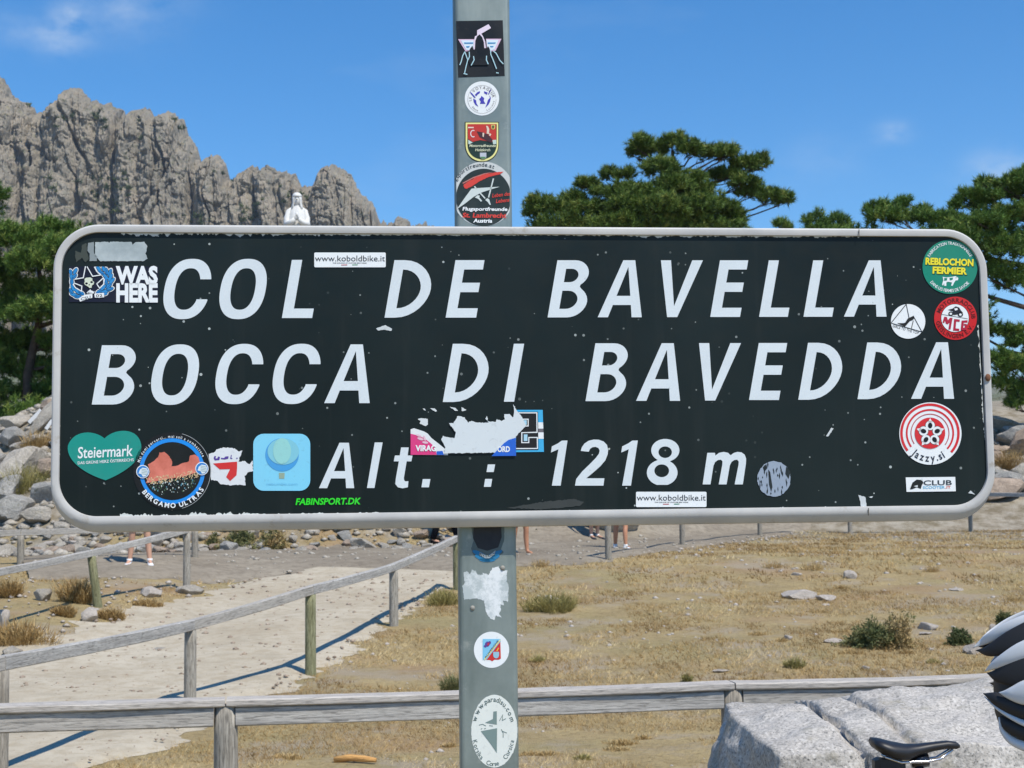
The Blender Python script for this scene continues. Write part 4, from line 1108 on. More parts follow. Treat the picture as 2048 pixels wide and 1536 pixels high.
t = zz(10.24, 900, 310)
def pclip(pts): return [(min(1019.5, max(912.0 + (p[1] - 330) * .016, p[0])), p[1]) for p in pts]
ob = pclip(t(ell(685, 800, 640, 665, 72)))
st = pst(ob, flat((204, 208, 206)), 'dark oval sticker with a hang glider and red brush stroke on the post above the sign')
areas('emblem', [pclip(t(ell(690, 870, 565, 590, 64)))], flat((30, 46, 46), .4, .5), st, Q1)
arc_text('gsportfreunde.at', *t([(660, 850)])[0], 60, -60, 23, flat((42, 54, 60)), st, Q1, 8.0, .01)
rdx = flat((216, 66, 56))
areas('emblem', [ragged(t([(270, 620), (340, 560), (560, 440), (760, 380), (960, 350), (1100, 335), (1010, 400), (800, 445), (620, 530), (480, 620), (350, 690), (310, 680)]), .5, 3, 2)], rdx, st, Q2)
areas('emblem', [t([(255, 570), (480, 450), (700, 375), (900, 345), (700, 395), (480, 475), (265, 590)])], flat((190, 120, 112)), st, Q2)
areas('emblem', [t([(140, 1110), (300, 880), (440, 690), (520, 680), (840, 660), (1015, 650), (820, 710), (640, 770), (480, 860), (300, 1000)]), t(line([(890, 480), (790, 870)], 26)), t(line([(500, 640), (540, 690)], 26)), t(line([(620, 780), (720, 890)], 26)),
      t([(510, 870), (560, 825), (610, 830), (600, 870), (660, 940), (630, 955), (580, 900)]), t([(720, 920), (760, 885), (800, 900), (835, 1015), (815, 1025), (770, 960)])], flat((206, 216, 212)), st, Q3)
for s_, x, y, hh, wd, m_ in (('Flugsportfreunde', 255, 1135, 6.8, 90, WHITE), ('St. Lambrecht', 255, 1275, 8.8, 88, rdx), ('Austria', 475, 1380, 7.4, 38, WHITE)):
    u0, v0 = t([(x, y)])[0]; lettering(s_, u0, v0, m_, st, Q3, h=hh, width=wd, bold=.03, shear=.12, rot=.01)
for s_, x, y, wd in (('Leben des', 865, 870, 37), ('Lebens', 940, 985, 28)):
    u0, v0 = t([(x, y)])[0]; lettering(s_, u0, v0, rdx, st, Q3, h=7.4, width=wd, bold=.015, shear=.3, rot=-.12)

t = zz(7.317, 920, 1040)
st = pst(ragged(t([(150, 40), (650, 40), (645, 300), (600, 430), (640, 470), (540, 560), (420, 600), (300, 590), (190, 500), (160, 430), (200, 300)]), .6, 3, 61), flat((92, 108, 108), .45, .4), 'dark blue faded crest sticker in the shadow under the sign')
bl = flat((36, 124, 172))
areas('emblem', [t(ell(400 + dx, 520 + dy, 120, 34, 16, a)) for dx, dy, a in ((-110, -20, .45), (110, -20, -.45), (-70, 40, .35), (70, 40, -.35), (0, 60, 0))], bl, st, Q1)
areas('emblem', [t([(200, 60), (600, 60), (610, 250), (560, 400), (400, 450), (260, 410), (190, 260)])], flat((40, 44, 50), .5, .5), st, Q1)
areas('emblem', [t([(290, 470), (380, 520), (430, 520), (520, 440), (510, 500), (430, 560), (370, 560), (280, 510)])], flat((160, 172, 176)), st, Q2)
arc_text('BERGAMO', *t([(400, 330)])[0], 29, 215, 145, INK, st, Q3, 4.0, inside=True)
TORN = NT('torn_white_paper'); k = TORN.noise(34, 6, .75)
TORN.color(TORN.mix(TORN.ramp(k, [(.42, .8), (.58, 0.0)]), srgb(228, 232, 232), srgb(168, 180, 180))); TORN.rough(.8); TORN = TORN.m
pst([ragged(t([(50, 770), (100, 750), (150, 790), (170, 730), (225, 745), (260, 800), (340, 800), (330, 770), (420, 800), (480, 700), (560, 680), (600, 740), (690, 740), (680, 900), (715, 960), (700, 1200), (620, 1170), (650, 1250), (590, 1240), (600, 1330), (570, 1370), (610, 1430), (520, 1400), (510, 1465), (450, 1450), (380, 1350), (350, 1180), (240, 1150), (60, 1165), (35, 960), (70, 920)]), .8, 2.2, 40)], TORN, 'ragged white torn paper rest on the post below the sign')

t = zz(5.37, 930, 1250)
c = t([(285, 266)])[0]
st = pst(ell(c[0], c[1], 35.3, 36.2, 48), WHITE, 'white round sticker with a red and blue shield low on the post')
areas('emblem', [t([(190, 150), (380, 150), (385, 175), (235, 372), (190, 375)])], flat((130, 200, 232)), st, Q1)
areas('emblem', [t([(380, 175), (385, 360), (365, 372), (315, 372), (292, 390), (270, 375), (230, 375)])], flat((206, 50, 44)), st, Q1)
areas('emblem', [t(line([(210, 372), (378, 160)], 14))], flat((236, 226, 150)), st, Q2)
areas('emblem', [t(shield(303, 366, 288, 320, 358))], flat((150, 196, 214)), st, Q2)
areas('emblem', [t(line([(340, 282), (362, 245)], 10))], flat((236, 190, 60)), st, Q2)
areas('emblem', [t(ell(240, 205, 26, 30, 10, .5)), t(ell(265, 190, 14, 18, 10)), t(ell(215, 230, 16, 10, 10, .6))], flat((96, 70, 150)), st, Q2)
areas('emblem', [t(ell(250, 205, 12, 18, 10, .5))], flat((190, 50, 80)), st, Q3)
u0, v0 = t([(224, 360)])[0]; lettering('AUVERGNE', u0, v0, flat((60, 60, 50)), st, Q3, h=3.6, width=44, rot=-.93)

ov = ragged(t(ell(315, 1140, 248, 390, 60)), .5, 2.5, 12)
ov = [p for p in ov if not (p[0] < 947 and 1458 < p[1] < 1466)]
bite = [t([(310, 735), (335, 790), (355, 760), (360, 745)])]
st = pst(ov, flat((226, 230, 222), .6, .2), 'worn white oval sticker with a mountain outline at the foot of the post')
areas('emblem', [t([(305, 930), (342, 925), (342, 1070), (215, 1050), (300, 1010)]), t([(170, 1140), (345, 1108), (342, 1375), (270, 1270)])], flat((122, 142, 138)), st, Q1)
areas('emblem', [t(line(q, 7)) for q in ([(150, 1075), (190, 1065), (225, 1085)], [(370, 1030), (405, 965), (400, 1025), (440, 1005)], [(260, 1080), (300, 1085)], [(390, 1120), (410, 1160), (410, 1210)], [(400, 1140), (450, 1160)], [(170, 1120), (185, 1110)], [(205, 1115), (225, 1110)])], flat((110, 128, 124)), st, Q1)
cx, cy_ = t([(305, 1145)])[0]
gm = flat((86, 104, 100))
arc_text('www.paradisu.com', cx, cy_, 1.0, -74, 74, gm, st, Q1, 9.5, .012, rx=36, ry=60, xs=.95)
arc_text('Korsika', cx, cy_, 1.0, 256, 214, gm, st, Q1, 9.0, .005, rx=43, ry=69, inside=True, xs=.9)
arc_text('Corse', cx, cy_, 1.0, 200, 164, gm, st, Q1, 9.0, .005, rx=43, ry=69, inside=True, xs=.9)
arc_text('Corsica', cx, cy_, 1.0, 146, 104, gm, st, Q1, 9.0, .005, rx=43, ry=69, inside=True, xs=.9)
# ------------------------------------------------------------------ wooden fences
def beam(name, a, b, hgt_, dep, mat, root, sag=0.0, seed=0, bev=.006):
    """sawn timber from a to b (world), a..b is the middle of its top edge; its own X runs along the timber"""
    a, b = Vector(a), Vector(b); d = b - a; L = d.length
    n_ = 8; r = random.Random(seed)
    xs_ = [L * i / n_ for i in range(n_ + 1)]
    prof = [(-dep / 2, 0), (-dep / 2, -hgt_), (dep / 2, -hgt_), (dep / 2, 0)]
    prof = [(-dep / 2 + bev, 0), (-dep / 2, -bev), (-dep / 2, -hgt_ + bev), (-dep / 2 + bev, -hgt_), (dep / 2 - bev, -hgt_), (dep / 2, -hgt_ + bev), (dep / 2, -bev), (dep / 2 - bev, 0)]
    V = []; K = len(prof)
    for x in xs_:
        w = r.uniform(-.003, .003); s_ = -sag * 4 * (x / L) * (1 - x / L)
        for y, z in prof: V.append((x, y + w, z + s_ + r.uniform(-.0015, .0015)))
    Fc = [(i * K + k, (i + 1) * K + k, (i + 1) * K + (k + 1) % K, i * K + (k + 1) % K) for i in range(n_) for k in range(K)]
    Fc += [tuple(range(K))[::-1], tuple(n_ * K + k for k in range(K))]
    o = mesh_obj(name, V, Fc, mat, root)
    yaw = math.atan2(d.y, d.x); pit = -math.asin(d.z / L)
    o.location = a - root.location; o.rotation_euler = (0, pit, yaw)
    return o
def pole(name, base, top, r0, mat, root, seed=0, notch=None):
    base, top = Vector(base), Vector(top); d = top - base; L = d.length; r = random.Random(seed)
    V = []; n_ = 14; m = 7
    for j in range(m + 1):
        for i in range(n_):
            a = 2 * math.pi * i / n_; rad = r0 * (1.04 - .06 * j / m) * (1 + .03 * math.sin(2 * a + seed) + r.uniform(-.012, .012))
            V.append((rad * math.cos(a), rad * math.sin(a), L * j / m))
    Fc = [(j * n_ + i, j * n_ + (i + 1) % n_, (j + 1) * n_ + (i + 1) % n_, (j + 1) * n_ + i) for j in range(m) for i in range(n_)]
    Fc += [tuple(m * n_ + i for i in range(n_)), tuple(range(n_))[::-1]]
    o = mesh_obj(name, V, Fc, mat, root, smooth=True)
    for p in o.data.polygons:
        if len(p.vertices) > 4: p.use_smooth = False
    o.location = base - root.location; o.rotation_euler = d.to_track_quat('Z', 'Y').to_euler()
    return o
def fence(label, pts, rail_h, rail_d, post_r, greens=(), cap=False, over=.05):
    """pts: (top point, base point or None for no post)"""
    b0 = next(p[1] for p in pts if p[1] is not None)
    root = tag(empty('wooden_fence', b0), label, 'fence')
    for i, (t_, b_) in enumerate(pts):
        if b_ is None: continue
        ti = Vector(t_); ti.z -= (rail_h if not cap else .034)
        pole('post', Vector(b_) - Vector((0, 0, .12)), ti, post_r, M['post_green'] if i in greens else M['post_wood'], root, i + 3)
    for i in range(len(pts) - 1):
        a, b = Vector(pts[i][0]), Vector(pts[i + 1][0])
        if not cap:
            d = (b - a).normalized() * .004
            beam('rail', a + d, b - d, rail_h, rail_d, M['wood'], root, .01, i + 5)
        else:
            d = (b - a).normalized()
            beam('cap_plank', a + d * .004, b - d * .004, .034, .125, M['wood_cap'], root, .006, i + 7)
            ia = post_r * .86 if pts[i][1] is not None else 0; ib = post_r * .86 if pts[i + 1][1] is not None else 0
            beam('rail', a + d * ia + Vector((0, -.028, -.037)), b - d * ib + Vector((0, -.028, -.037)), rail_h, .034, M['wood'], root, .004, i + 11)
    return root
def fpt(u, v, Y): return at(u, v, Y)
def foot(p): return Vector((p.x, p.y, ground_z(p.x, p.y)))

# foreground fence
fpts = []
for (u, v, Y, post_) in ((-560, 1420, 6.45, True), (452, 1396, 6.88, True), (1463, 1363, 7.26, True), (1990, 1349, 7.46, False), (2420, 1336, 7.62, True)):
    p = fpt(u, v, Y); fpts.append((p, foot(p) if post_ else None))
fpts2 = fpts[:3] + [(fpts[3][0], None)]
fence('grey weathered plank fence in the foreground, with a wide cap plank', fpts2, .088, .034, .058, (), True)

# fence along the right side of the sandy path
pts = []
for (u, v, Y) in ((-420, 1402, 7.9), (2, 1312, 9.5), (381, 1240, 13.2), (621, 1171, 15.0), (787, 1127, 18.6), (913, 1071, 22.3)):
    p = fpt(u, v, Y); f = foot(p); pts.append((p, f))
fence('wooden handrail fence climbing beside the sandy path', pts, .092, .075, .056, (3, 5))
# fence on the far bank of the path
pts = []
for (u, v, Y, lean) in ((-160, 1166, 15.5, 0), (183, 1100, 19.6, 1), (374, 1054, 22.0, 0)):
    p = fpt(u, v, Y); f = foot(p); f = f + Vector((.11 * lean, 0, 0)); pts.append((p, f))
fence('wooden fence with a leaning post on the far bank at the left', pts, .085, .075, .055, (1,))
pts = []
for (u, v, Y) in ((-240, 1068, 23.6), (42, 1059, 24.2), (390, 1046, 25.0)):
    p = fpt(u, v, Y); pts.append((p, foot(p)))
fence('level wooden fence behind the leaning post at the left edge', pts, .10, .075, .06, ())
# fence between meadow and the trodden path, its rail hidden behind the sign
pts = []
for (u, v, Y) in ((1217, 1122, 25.4), (1365, 1098, 29.6), (1520, 1066, 34.0), (1700, 1052, 35.5), (1942, 1060, 35.0), (2200, 1075, 32.0)):
    f = foot(at(u, v, Y)); pts.append((f + Vector((0, 0, .95)), f))
fence('far row of grey fence posts at the upper edge of the meadow', pts, .09, .075, .056, ())

# ------------------------------------------------------------------ rocks
def rock_mesh(name, seed, sub=3, planes=15, flatz=.75, ns=.10):
    r = np.random.default_rng(seed)
    bm = bmesh.new(); bmesh.ops.create_icosphere(bm, subdivisions=sub, radius=1)
    Nn = r.normal(size=(planes, 3)); Nn /= np.linalg.norm(Nn, axis=1, keepdims=True); hh = r.uniform(.50, .92, planes)
    for v in bm.verts:
        d = np.array(v.co); d /= np.linalg.norm(d)
        q = Nn @ d; k = q > .05
        rad = min(1.15, float(np.min(hh[k] / q[k]))) if k.any() else 1.0
        p = d * rad
        p = p * (1 + ns * float(fbm(p[0] * 2.2 + seed, p[1] * 2.2, p[2] * 2.2, 3)))
        v.co = (p[0], p[1], p[2] * flatz)
    me = bpy.data.meshes.new(name); bm.to_mesh(me); bm.free()
    return me
ROCKS = [rock_mesh('rock', s, 4 if s < 6 else 3, 9 + s, .62 + .08 * (s % 4), .035) for s in range(10)]
def place_rock(x, y, sx, sy, sz, rot, label, group=None, mat='rock', mesh=None, sink=.25, name='rock', tilt=0.0, z=None):
    me = ROCKS[mesh if mesh is not None else random.randrange(len(ROCKS))]
    o = bpy.data.objects.new(name, me); COL.objects.link(o)
    if not me.materials: me.materials.append(None)
    o.material_slots[0].link = 'OBJECT'; o.material_slots[0].material = M[mat]
    o.scale = (sx, sy, sz); o.rotation_euler = (tilt, 0, rot)
    o.location = (x, y, (ground_z(x, y) if z is None else z) + sz * (.55 - sink))
    return tag(o, label, 'rock', group)

# rubble slope under the statue and towards the right
rr_ = random.Random(41)
taken = []
GRP = 'rocks of the rubble slope'
def try_rock(x, y, s, mat, label, grp, gap=.75):
    for (a, b, c) in taken:
        if math.hypot(x - a, y - b) < (s + c) * gap: return False
    taken.append((x, y, s))
    place_rock(x, y, s * rr_.uniform(.85, 1.25), s * rr_.uniform(.8, 1.1), s * rr_.uniform(.65, 1.0), rr_.uniform(0, 6.28), label, grp, mat, rr_.randrange(10), .15, 'rock', rr_.uniform(-.3, .3))
    return True
hero = [(38, 925, 112, 38.3, 'rock', 'largest rounded grey boulder at the left edge behind the fence'), (22, 1012, 78, 36.0, 'rock3', 'rounded grey rock close above the fence rail at the left edge'),
        (78, 1030, 56, 35.4, 'rock', 'pale pointed rock beside the lower left corner of the sign'), (28, 868, 60, 40.0, 'rock3', 'cracked grey rock on top of the pile at the left edge'),
        (95, 935, 60, 38.0, 'rock2', 'pale tilted rock touching the left edge of the sign'), (70, 880, 48, 39.6, 'rock', 'small pale rock between the big boulder and the white plaques')]
for (u, v, w, Y, m_, lab) in hero:
    p = on_ground(u, v + w * .30, 26); s = w / FPX * p.y * .58
    taken.append((p.x, p.y, s))
    place_rock(p.x, p.y, s * 1.05, s, s * .85, rr_.uniform(0, 6), lab, None, m_, rr_.randrange(6), .1, 'boulder')
p = on_ground(98, 850, 26); p.z += .35; o = place_rock(p.x, p.y, .75, .35, .30, .5, 'long slanting rock slab at the top of the pile by the left edge', None, 'rock', 2, 0, 'rock_slab', 0, p.z - .2); o.rotation_euler = (0.2, -.9, .3)
for (u, v, ang, lab) in ((70, 836, .75, 'small white plaque leaning on the rocks at the left'), (98, 853, .6, 'smaller white plaque half hidden by the sign frame at the left')):
    p = on_ground(u, v + 12, 26); p.z += .2; bm = bmesh.new(); bmesh.ops.create_cube(bm, size=1, matrix=Matrix.Diagonal((.10 if u < 90 else .09, .03, .46 if u < 90 else .28, 1))); bmesh.ops.bevel(bm, geom=bm.edges[:], offset=.006, segments=1, affect='EDGES')
    o = bm_obj('plaque', bm, flat((232, 232, 230))); o.location = p; o.rotation_euler = (.1, ang, .2); tag(o, lab, 'plaque')
count = 0
# foot of the slope (seen below the sign), then higher up and to the right
zones = [(-10.5, -1.0, 29.4, 32.6, .10, .34, 150, 'pale granite rock at the foot of the rubble slope below the sign'),
         (-15, -7.5, 31.0, 39.5, .22, .60, 70, 'granite rock on the left part of the rubble slope'),
         (-9, 3.0, 33.0, 42.0, .4, .8, 34, 'granite rock of the mound that carries the statue'),
         (11.0, 18, 38.6, 46.0, .35, .85, 60, 'granite rock on the rubble slope at the right edge')]
for (x0, x1, y0, y1, s0, s1, nn, lab) in zones:
    got = 0; tries = 0
    while got < nn and tries < nn * 14:
        tries += 1
        s = s0 + (s1 - s0) * rr_.random() ** 1.8
        if try_rock(rr_.uniform(x0, x1), rr_.uniform(y0, y1), s, rr_.choice(['rock', 'rock', 'rock2', 'rock3']), lab, GRP): got += 1

# rubble between: real stones, far too many to count
def stone_field(name, pts, sizes, mat, label, cat, flatz=.6, dark=False):
    r = RNG; k = len(pts)
    oc = np.array([[1, 0, 0], [-.9, .2, 0], [0, 1, .1], [.1, -1, 0], [.1, .1, 1], [-.1, 0, -1], [.6, .6, .5], [-.6, -.5, .55]], float)
    fc = np.array([[0, 6, 4], [0, 2, 6], [6, 2, 4], [2, 1, 4], [1, 7, 4], [1, 3, 7], [7, 3, 4], [3, 0, 4], [2, 0, 5], [1, 2, 5], [3, 1, 5], [0, 3, 5]])
    V = oc[None] * (1 + r.uniform(-.25, .25, (k, 8, 3)))
    a = r.uniform(0, 6.28, k); ca, sa = np.cos(a)[:, None], np.sin(a)[:, None]
    Xr = V[..., 0] * ca - V[..., 1] * sa; Yr = V[..., 0] * sa + V[..., 1] * ca
    V = np.stack([Xr, Yr, V[..., 2] * flatz], -1) * sizes[:, None, None] + pts[:, None]
    Fq = (fc[None] + 8 * np.arange(k)[:, None, None]).reshape(-1, 3)
    o = np_mesh(name, V.reshape(-1, 3), Fq, mat)
    return tag(o, label, cat, kind='stuff')
q = np.stack([RNG.uniform(-17, 18, 12000), RNG.uniform(29.2, 46, 12000)], -1)
q = q[(q[:, 0] < -1.2 + (q[:, 1] - 29.4) * .7) | ((q[:, 0] > 10.5) & (q[:, 1] > 39))]
q = q[~inside(far_poly, q[:, 0], q[:, 1])]
stone_field('rubble', np.column_stack([q, hgt(q[:, 0], q[:, 1]) + .02]), .05 + .16 * RNG.random(len(q)) ** 2.2, M['rock'], 'small pale rubble between the rocks of the slope', 'rubble')

# stones lying in the meadow
sp = M['stone'] = stone_mat('pale_meadow_stone', srgb(206, 196, 184), srgb(172, 162, 150), 3, None, .35)
for (u, v, w, h_, lab) in ((1595, 1189, 92, 18, 'long flat pale stone slab in the middle of the meadow'), (1652, 1196, 44, 14, 'short flat stone at the right end of the long slab'), (1698, 1151, 30, 18, 'small white angular stone near the top of the meadow'),
        (1592, 1148, 26, 7, 'thin pale stone flake left of the white angular stone'), (1576, 1275, 24, 10, 'small pale stone left of the green shrub'), (1668, 1281, 44, 11, 'flat pale stone touching the left side of the green shrub'),
        (1856, 1253, 50, 17, 'rounded pale stone right of the green shrub'), (1850, 1266, 34, 8, 'flat stone just below the rounded stone right of the shrub'), (1944, 1300, 44, 22, 'pale stone beside the tip of the cycle helmet'),
        (1912, 1179, 34, 6, 'flat stone flake at the right side of the meadow'), (1985, 1256, 16, 14, 'small pale stone above the cycle helmet'), (1102, 1200, 44, 18, 'whitish round stone in a green grass tuft right of the post'),
        (1730, 1335, 20, 8, 'tiny whitish stone in front of the fence shrub row'), (1440, 1341, 40, 8, 'flat grey stone low in the meadow above the fence'), (735, 1262, 0, 0, '')):
    if not w: continue
    p = on_ground(u, v + h_ * .3); s = w / FPX * p.y / 2
    place_rock(p.x, p.y, s, s * .75, max(.03, h_ / FPX * p.y * .9), rr_.uniform(-.3, .3), lab, None, 'stone', rr_.randrange(6), .35, 'stone')
for (u, v, w, h_, lab) in ((180, 1228, 54, 34, 'pale rounded stone at the edge of the path below the leaning post'), (88, 1186, 44, 34, 'whitish stone on the bank left of the leaning post'), (8, 1232, 30, 50, 'pale stone at the left edge of the bank'),
        (300, 1180, 60, 26, 'broad low granite hump right of the leaning post'), (380, 1178, 60, 22, 'low granite hump on the bank beside the path'), (30, 1302, 60, 26, 'half buried stone beside the path at the left edge'), (330, 1296, 90, 16, 'flat stone outcrop in the sandy path'),
        (105, 1083, 38, 18, 'stone lying just under the level fence rail'), (146, 1082, 30, 16, 'smaller stone right under the level fence rail'), (352, 1083, 20, 14, 'stone beside the post where the two fences meet')):
    p = on_ground(u, v + h_ * .4); s = w / FPX * p.y / 2
    place_rock(p.x, p.y, s, s * .8, h_ / FPX * p.y * .75, rr_.uniform(0, 6), lab, None, rr_.choice(['stone', 'rock']), rr_.randrange(6), .3, 'stone')

# ------------------------------------------------------------------ boulder behind the bicycle
def cube_sphere(n):
    V = []; Fc = []
    for ax in range(3):
        for sg in (-1, 1):
            o = len(V)
            for i in range(n + 1):
                for j in range(n + 1):
                    a, b = -1 + 2 * i / n, -1 + 2 * j / n
                    p = [0, 0, 0]; p[ax] = sg; p[(ax + 1) % 3] = a; p[(ax + 2) % 3] = b; V.append(p)
            for i in range(n):
                for j in range(n):
                    k = o + i * (n + 1) + j
                    f = (k, k + n + 1, k + n + 2, k + 1); Fc.append(f if sg > 0 else f[::-1])
    return np.array(V, float), np.array(Fc)
CV, CF = cube_sphere(104)
n = NT('speckled_granite')
a = n.noise(2.2, 5, .6); g1 = n.noise(85, 2, .5); g2 = n.noise(130, 2, .5); g3 = n.noise(14, 5, .65)
col = n.mix(n.ramp(a, [(.35, 0.0), (.65, 1.0)]), srgb(168, 162, 153), srgb(190, 184, 175))
col = n.mix(n.ramp(g1, [(.36, .6), (.47, 0.0)]), col, srgb(126, 124, 120))
col = n.mix(n.ramp(g2, [(.33, .7), (.42, 0.0)]), col, srgb(84, 86, 84))
col = n.mix(n.ramp(g1, [(.57, 0.0), (.67, .55)]), col, srgb(214, 210, 202))
col = n.mix(n.ramp(g3, [(.56, 0.0), (.70, .55)]), col, srgb(140, 138, 128))
col = n.mix(n.ramp(n.noise(3.5, 5, .7), [(.58, 0.0), (.68, .4)]), col, srgb(150, 140, 116))
col = n.mix(n.ramp(n.noise(6, 4, .7, (1, 1, .35)), [(.60, 0.0), (.72, .45)]), col, srgb(112, 110, 106))
n.color(col); n.rough(.95); n.spec(.08)
n.bump(n.math('ADD', g3, n.math('MULTIPLY', g1, .25)), .5, .02)
M['boulder'] = n.m
def boulder(x0, x1, y0, y1, z0, z1, seed, cracks, label):
    P = CV.copy(); nrm = P / np.linalg.norm(P, axis=1, keepdims=True)
    P = P * .64 + nrm * 1.16 * .36
    c = np.array([(x0 + x1) / 2, (y0 + y1) / 2, (z0 + z1) / 2]); h = np.array([(x1 - x0) / 2, (y1 - y0) / 2, (z1 - z0) / 2])
    W = c + P * h / 1.0
    d = .036 * fbm(W[:, 0] * 1.6 + seed, W[:, 1] * 1.6, W[:, 2] * 1.6, 4) + .022 * fbm(W[:, 0] * 7, W[:, 1] * 7, W[:, 2] * 7 + seed, 4) 
    for (cx, sl, wd, dp) in cracks:
        xx = W[:, 0] - cx - sl * (W[:, 2] - 1.0) - .03 * fbm(W[:, 2] * 6, 2.2 + cx, W[:, 1] * 2, 3)
        d = d - dp * np.exp(-(xx / wd) ** 2)
    W = W + nrm * d[:, None]
    root = np.array([c[0], c[1], ground_z(c[0], c[1])])
    o = np_mesh('boulder', W - root, CF, M['boulder'], smooth=True); o.location = root
    bm = bmesh.new(); bm.from_mesh(o.data); bmesh.ops.remove_doubles(bm, verts=bm.verts, dist=1e-4); bm.to_mesh(o.data); bm.free()
    for p in o.data.polygons: p.use_smooth = True
    return tag(o, label, 'boulder')
boulder(.735, 2.85, 4.72, 6.05, -.25, 1.085, 3, [(1.11, -.16, .012, .055), (1.28, -.22, .012, .045)], 'big cracked speckled granite boulder behind the bicycle saddle')
# ------------------------------------------------------------------ lofted shapes and people
def loft(rings, closed_ends=True):
    """rings: list of lists of points with the same count"""
    V = [p for r in rings for p in r]; K = len(rings[0])
    Fc = [(j * K + i, j * K + (i + 1) % K, (j + 1) * K + (i + 1) % K, (j + 1) * K + i) for j in range(len(rings) - 1) for i in range(K)]
    if closed_ends: Fc += [tuple(range(K))[::-1], tuple((len(rings) - 1) * K + i for i in range(K))]
    return V, Fc
def ring(cx, cy, cz, rx, ry, n=16, yaw=0.0, tilt=None):
    out = []
    for i in range(n):
        a = 2 * math.pi * i / n; x, y = rx * math.cos(a), ry * math.sin(a)
        v = Vector((x * math.cos(yaw) - y * math.sin(yaw), x * math.sin(yaw) + y * math.cos(yaw), 0))
        if tilt is not None: v = tilt @ Vector((x, y, 0))
        out.append((cx + v.x, cy + v.y, cz + v.z))
    return out
def tube_pts(pts, radii, n=10, flat_=1.0):
    """rings along a polyline"""
    P = [Vector(p) for p in pts]; R = []
    for i, p in enumerate(P):
        t = (P[min(i + 1, len(P) - 1)] - P[max(i - 1, 0)]).normalized()
        q = t.to_track_quat('Z', 'Y').to_matrix()
        rad = radii[i] if isinstance(radii, (list, tuple)) else radii
        R.append([tuple(p + q @ Vector((rad * math.cos(2 * math.pi * k / n), rad * flat_ * math.sin(2 * math.pi * k / n), 0))) for k in range(n)])
    return R
def tube(name, pts, radii, mat, parent=None, n=10, flat_=1.0):
    V, Fc = loft(tube_pts(pts, radii, n, flat_)); return mesh_obj(name, V, Fc, mat, parent, True)

def skin_mat(name, c):
    n = NT(name); k = n.noise(12, 4, .6)
    n.color(n.mix(n.ramp(k, [(.35, 0.0), (.7, .4)]), c, tuple(x * .8 for x in c))); n.rough(.55); n.spec(.3)
    return n.m
M['skin'] = skin_mat('skin', srgb(206, 160, 134)); M['skin_tan'] = skin_mat('tanned_skin', srgb(186, 134, 104))
M['hair'] = skin_mat('brown_hair', srgb(72, 52, 38)); M['hair2'] = skin_mat('dark_hair', srgb(40, 32, 28))
def cloth(c):
    key = ('cloth', c)
    if key not in _flat:
        n = NT('cloth_%02x%02x%02x' % c); k = n.noise(14, 5, .6); col = srgb(*c)
        n.color(n.mix(n.ramp(k, [(.35, 0.0), (.7, .5)]), col, tuple(x * .7 for x in col))); n.rough(.9); n.spec(.15); n.bump(k, .4, .02); _flat[key] = n.m
    return _flat[key]

def body_mesh(J):
    """one continuous skinned surface; J = joints of the pose"""
    me = bpy.data.meshes.new('body'); V = []; E = []; Rr = []
    def v(p, r): V.append(tuple(p)); Rr.append(r if isinstance(r, tuple) else (r, r)); return len(V) - 1
    def e(a, b): E.append((a, b))
    pel = v(J['pel'], (.13, .10)); bel = v(J['bel'], (.125, .10)); che = v(J['che'], (.145, .105)); nec = v(J['neck'], .052); chin = v(J['chin'], (.066, .07)); hd = v(J['head'], (.083, .092)); tp = v(J['top'], (.055, .065))
    for a, b in ((pel, bel), (bel, che), (che, nec), (nec, chin), (chin, hd), (hd, tp)): e(a, b)
    for s in 'LR':
        hp, kn, cf, an, to = J['hip' + s], J['kn' + s], J['cf' + s], J['an' + s], J['toe' + s]
        a = v(hp, .085); b = v((Vector(hp) + Vector(kn)) / 2, .078); c = v(kn, .055); d = v(cf, .056); g_ = v(an, .036); h = v(to, (.042, .026))
        for p, q in ((pel, a), (a, b), (b, c), (c, d), (d, g_), (g_, h)): e(p, q)
        sh, el, wr, ha = J['sh' + s], J['el' + s], J['wr' + s], J['ha' + s]
        a = v(sh, .055); b = v(el, .040); c = v(wr, .027); d = v(ha, (.036, .018))
        for p, q in ((che, a), (a, b), (b, c), (c, d)): e(p, q)
        hv = Vector(ha); dr = (hv - Vector(wr)).normalized(); sd = dr.cross(Vector((0, 1, 0)) if abs(dr.y) < .9 else Vector((1, 0, 0))).normalized()
        up = sd.cross(dr)
        for k, ln in enumerate((.062, .074, .070, .056)):
            o_ = up * (.030 - .020 * k)
            f1 = v(hv + o_ + dr * .045, .0095); f2 = v(hv + o_ * 1.05 + dr * (.045 + ln * .55) + sd * .008, .0085); f3 = v(hv + o_ * 1.05 + dr * (.045 + ln) + sd * .024, .007)
            e(d, f1); e(f1, f2); e(f2, f3)
        t1 = v(hv + up * .045 + dr * .005 + sd * .012, .011); t2 = v(hv + up * .062 + dr * .035 + sd * .022, .009); e(d, t1); e(t1, t2)
    me.from_pydata(V, E, [])
    o = bpy.data.objects.new('body', me); COL.objects.link(o)
    md = o.modifiers.new('skin', 'SKIN'); o.modifiers.new('sub', 'SUBSURF').levels = 1
    for i, r in enumerate(Rr): me.skin_vertices[0].data[i].radius = r; me.skin_vertices[0].data[i].use_root = (i == 0)
    o.modifiers['sub'].render_levels = 1
    dg = bpy.context.evaluated_depsgraph_get(); m2 = bpy.data.meshes.new_from_object(o.evaluated_get(dg))
    bpy.data.objects.remove(o); bpy.data.meshes.remove(me)
    return m2
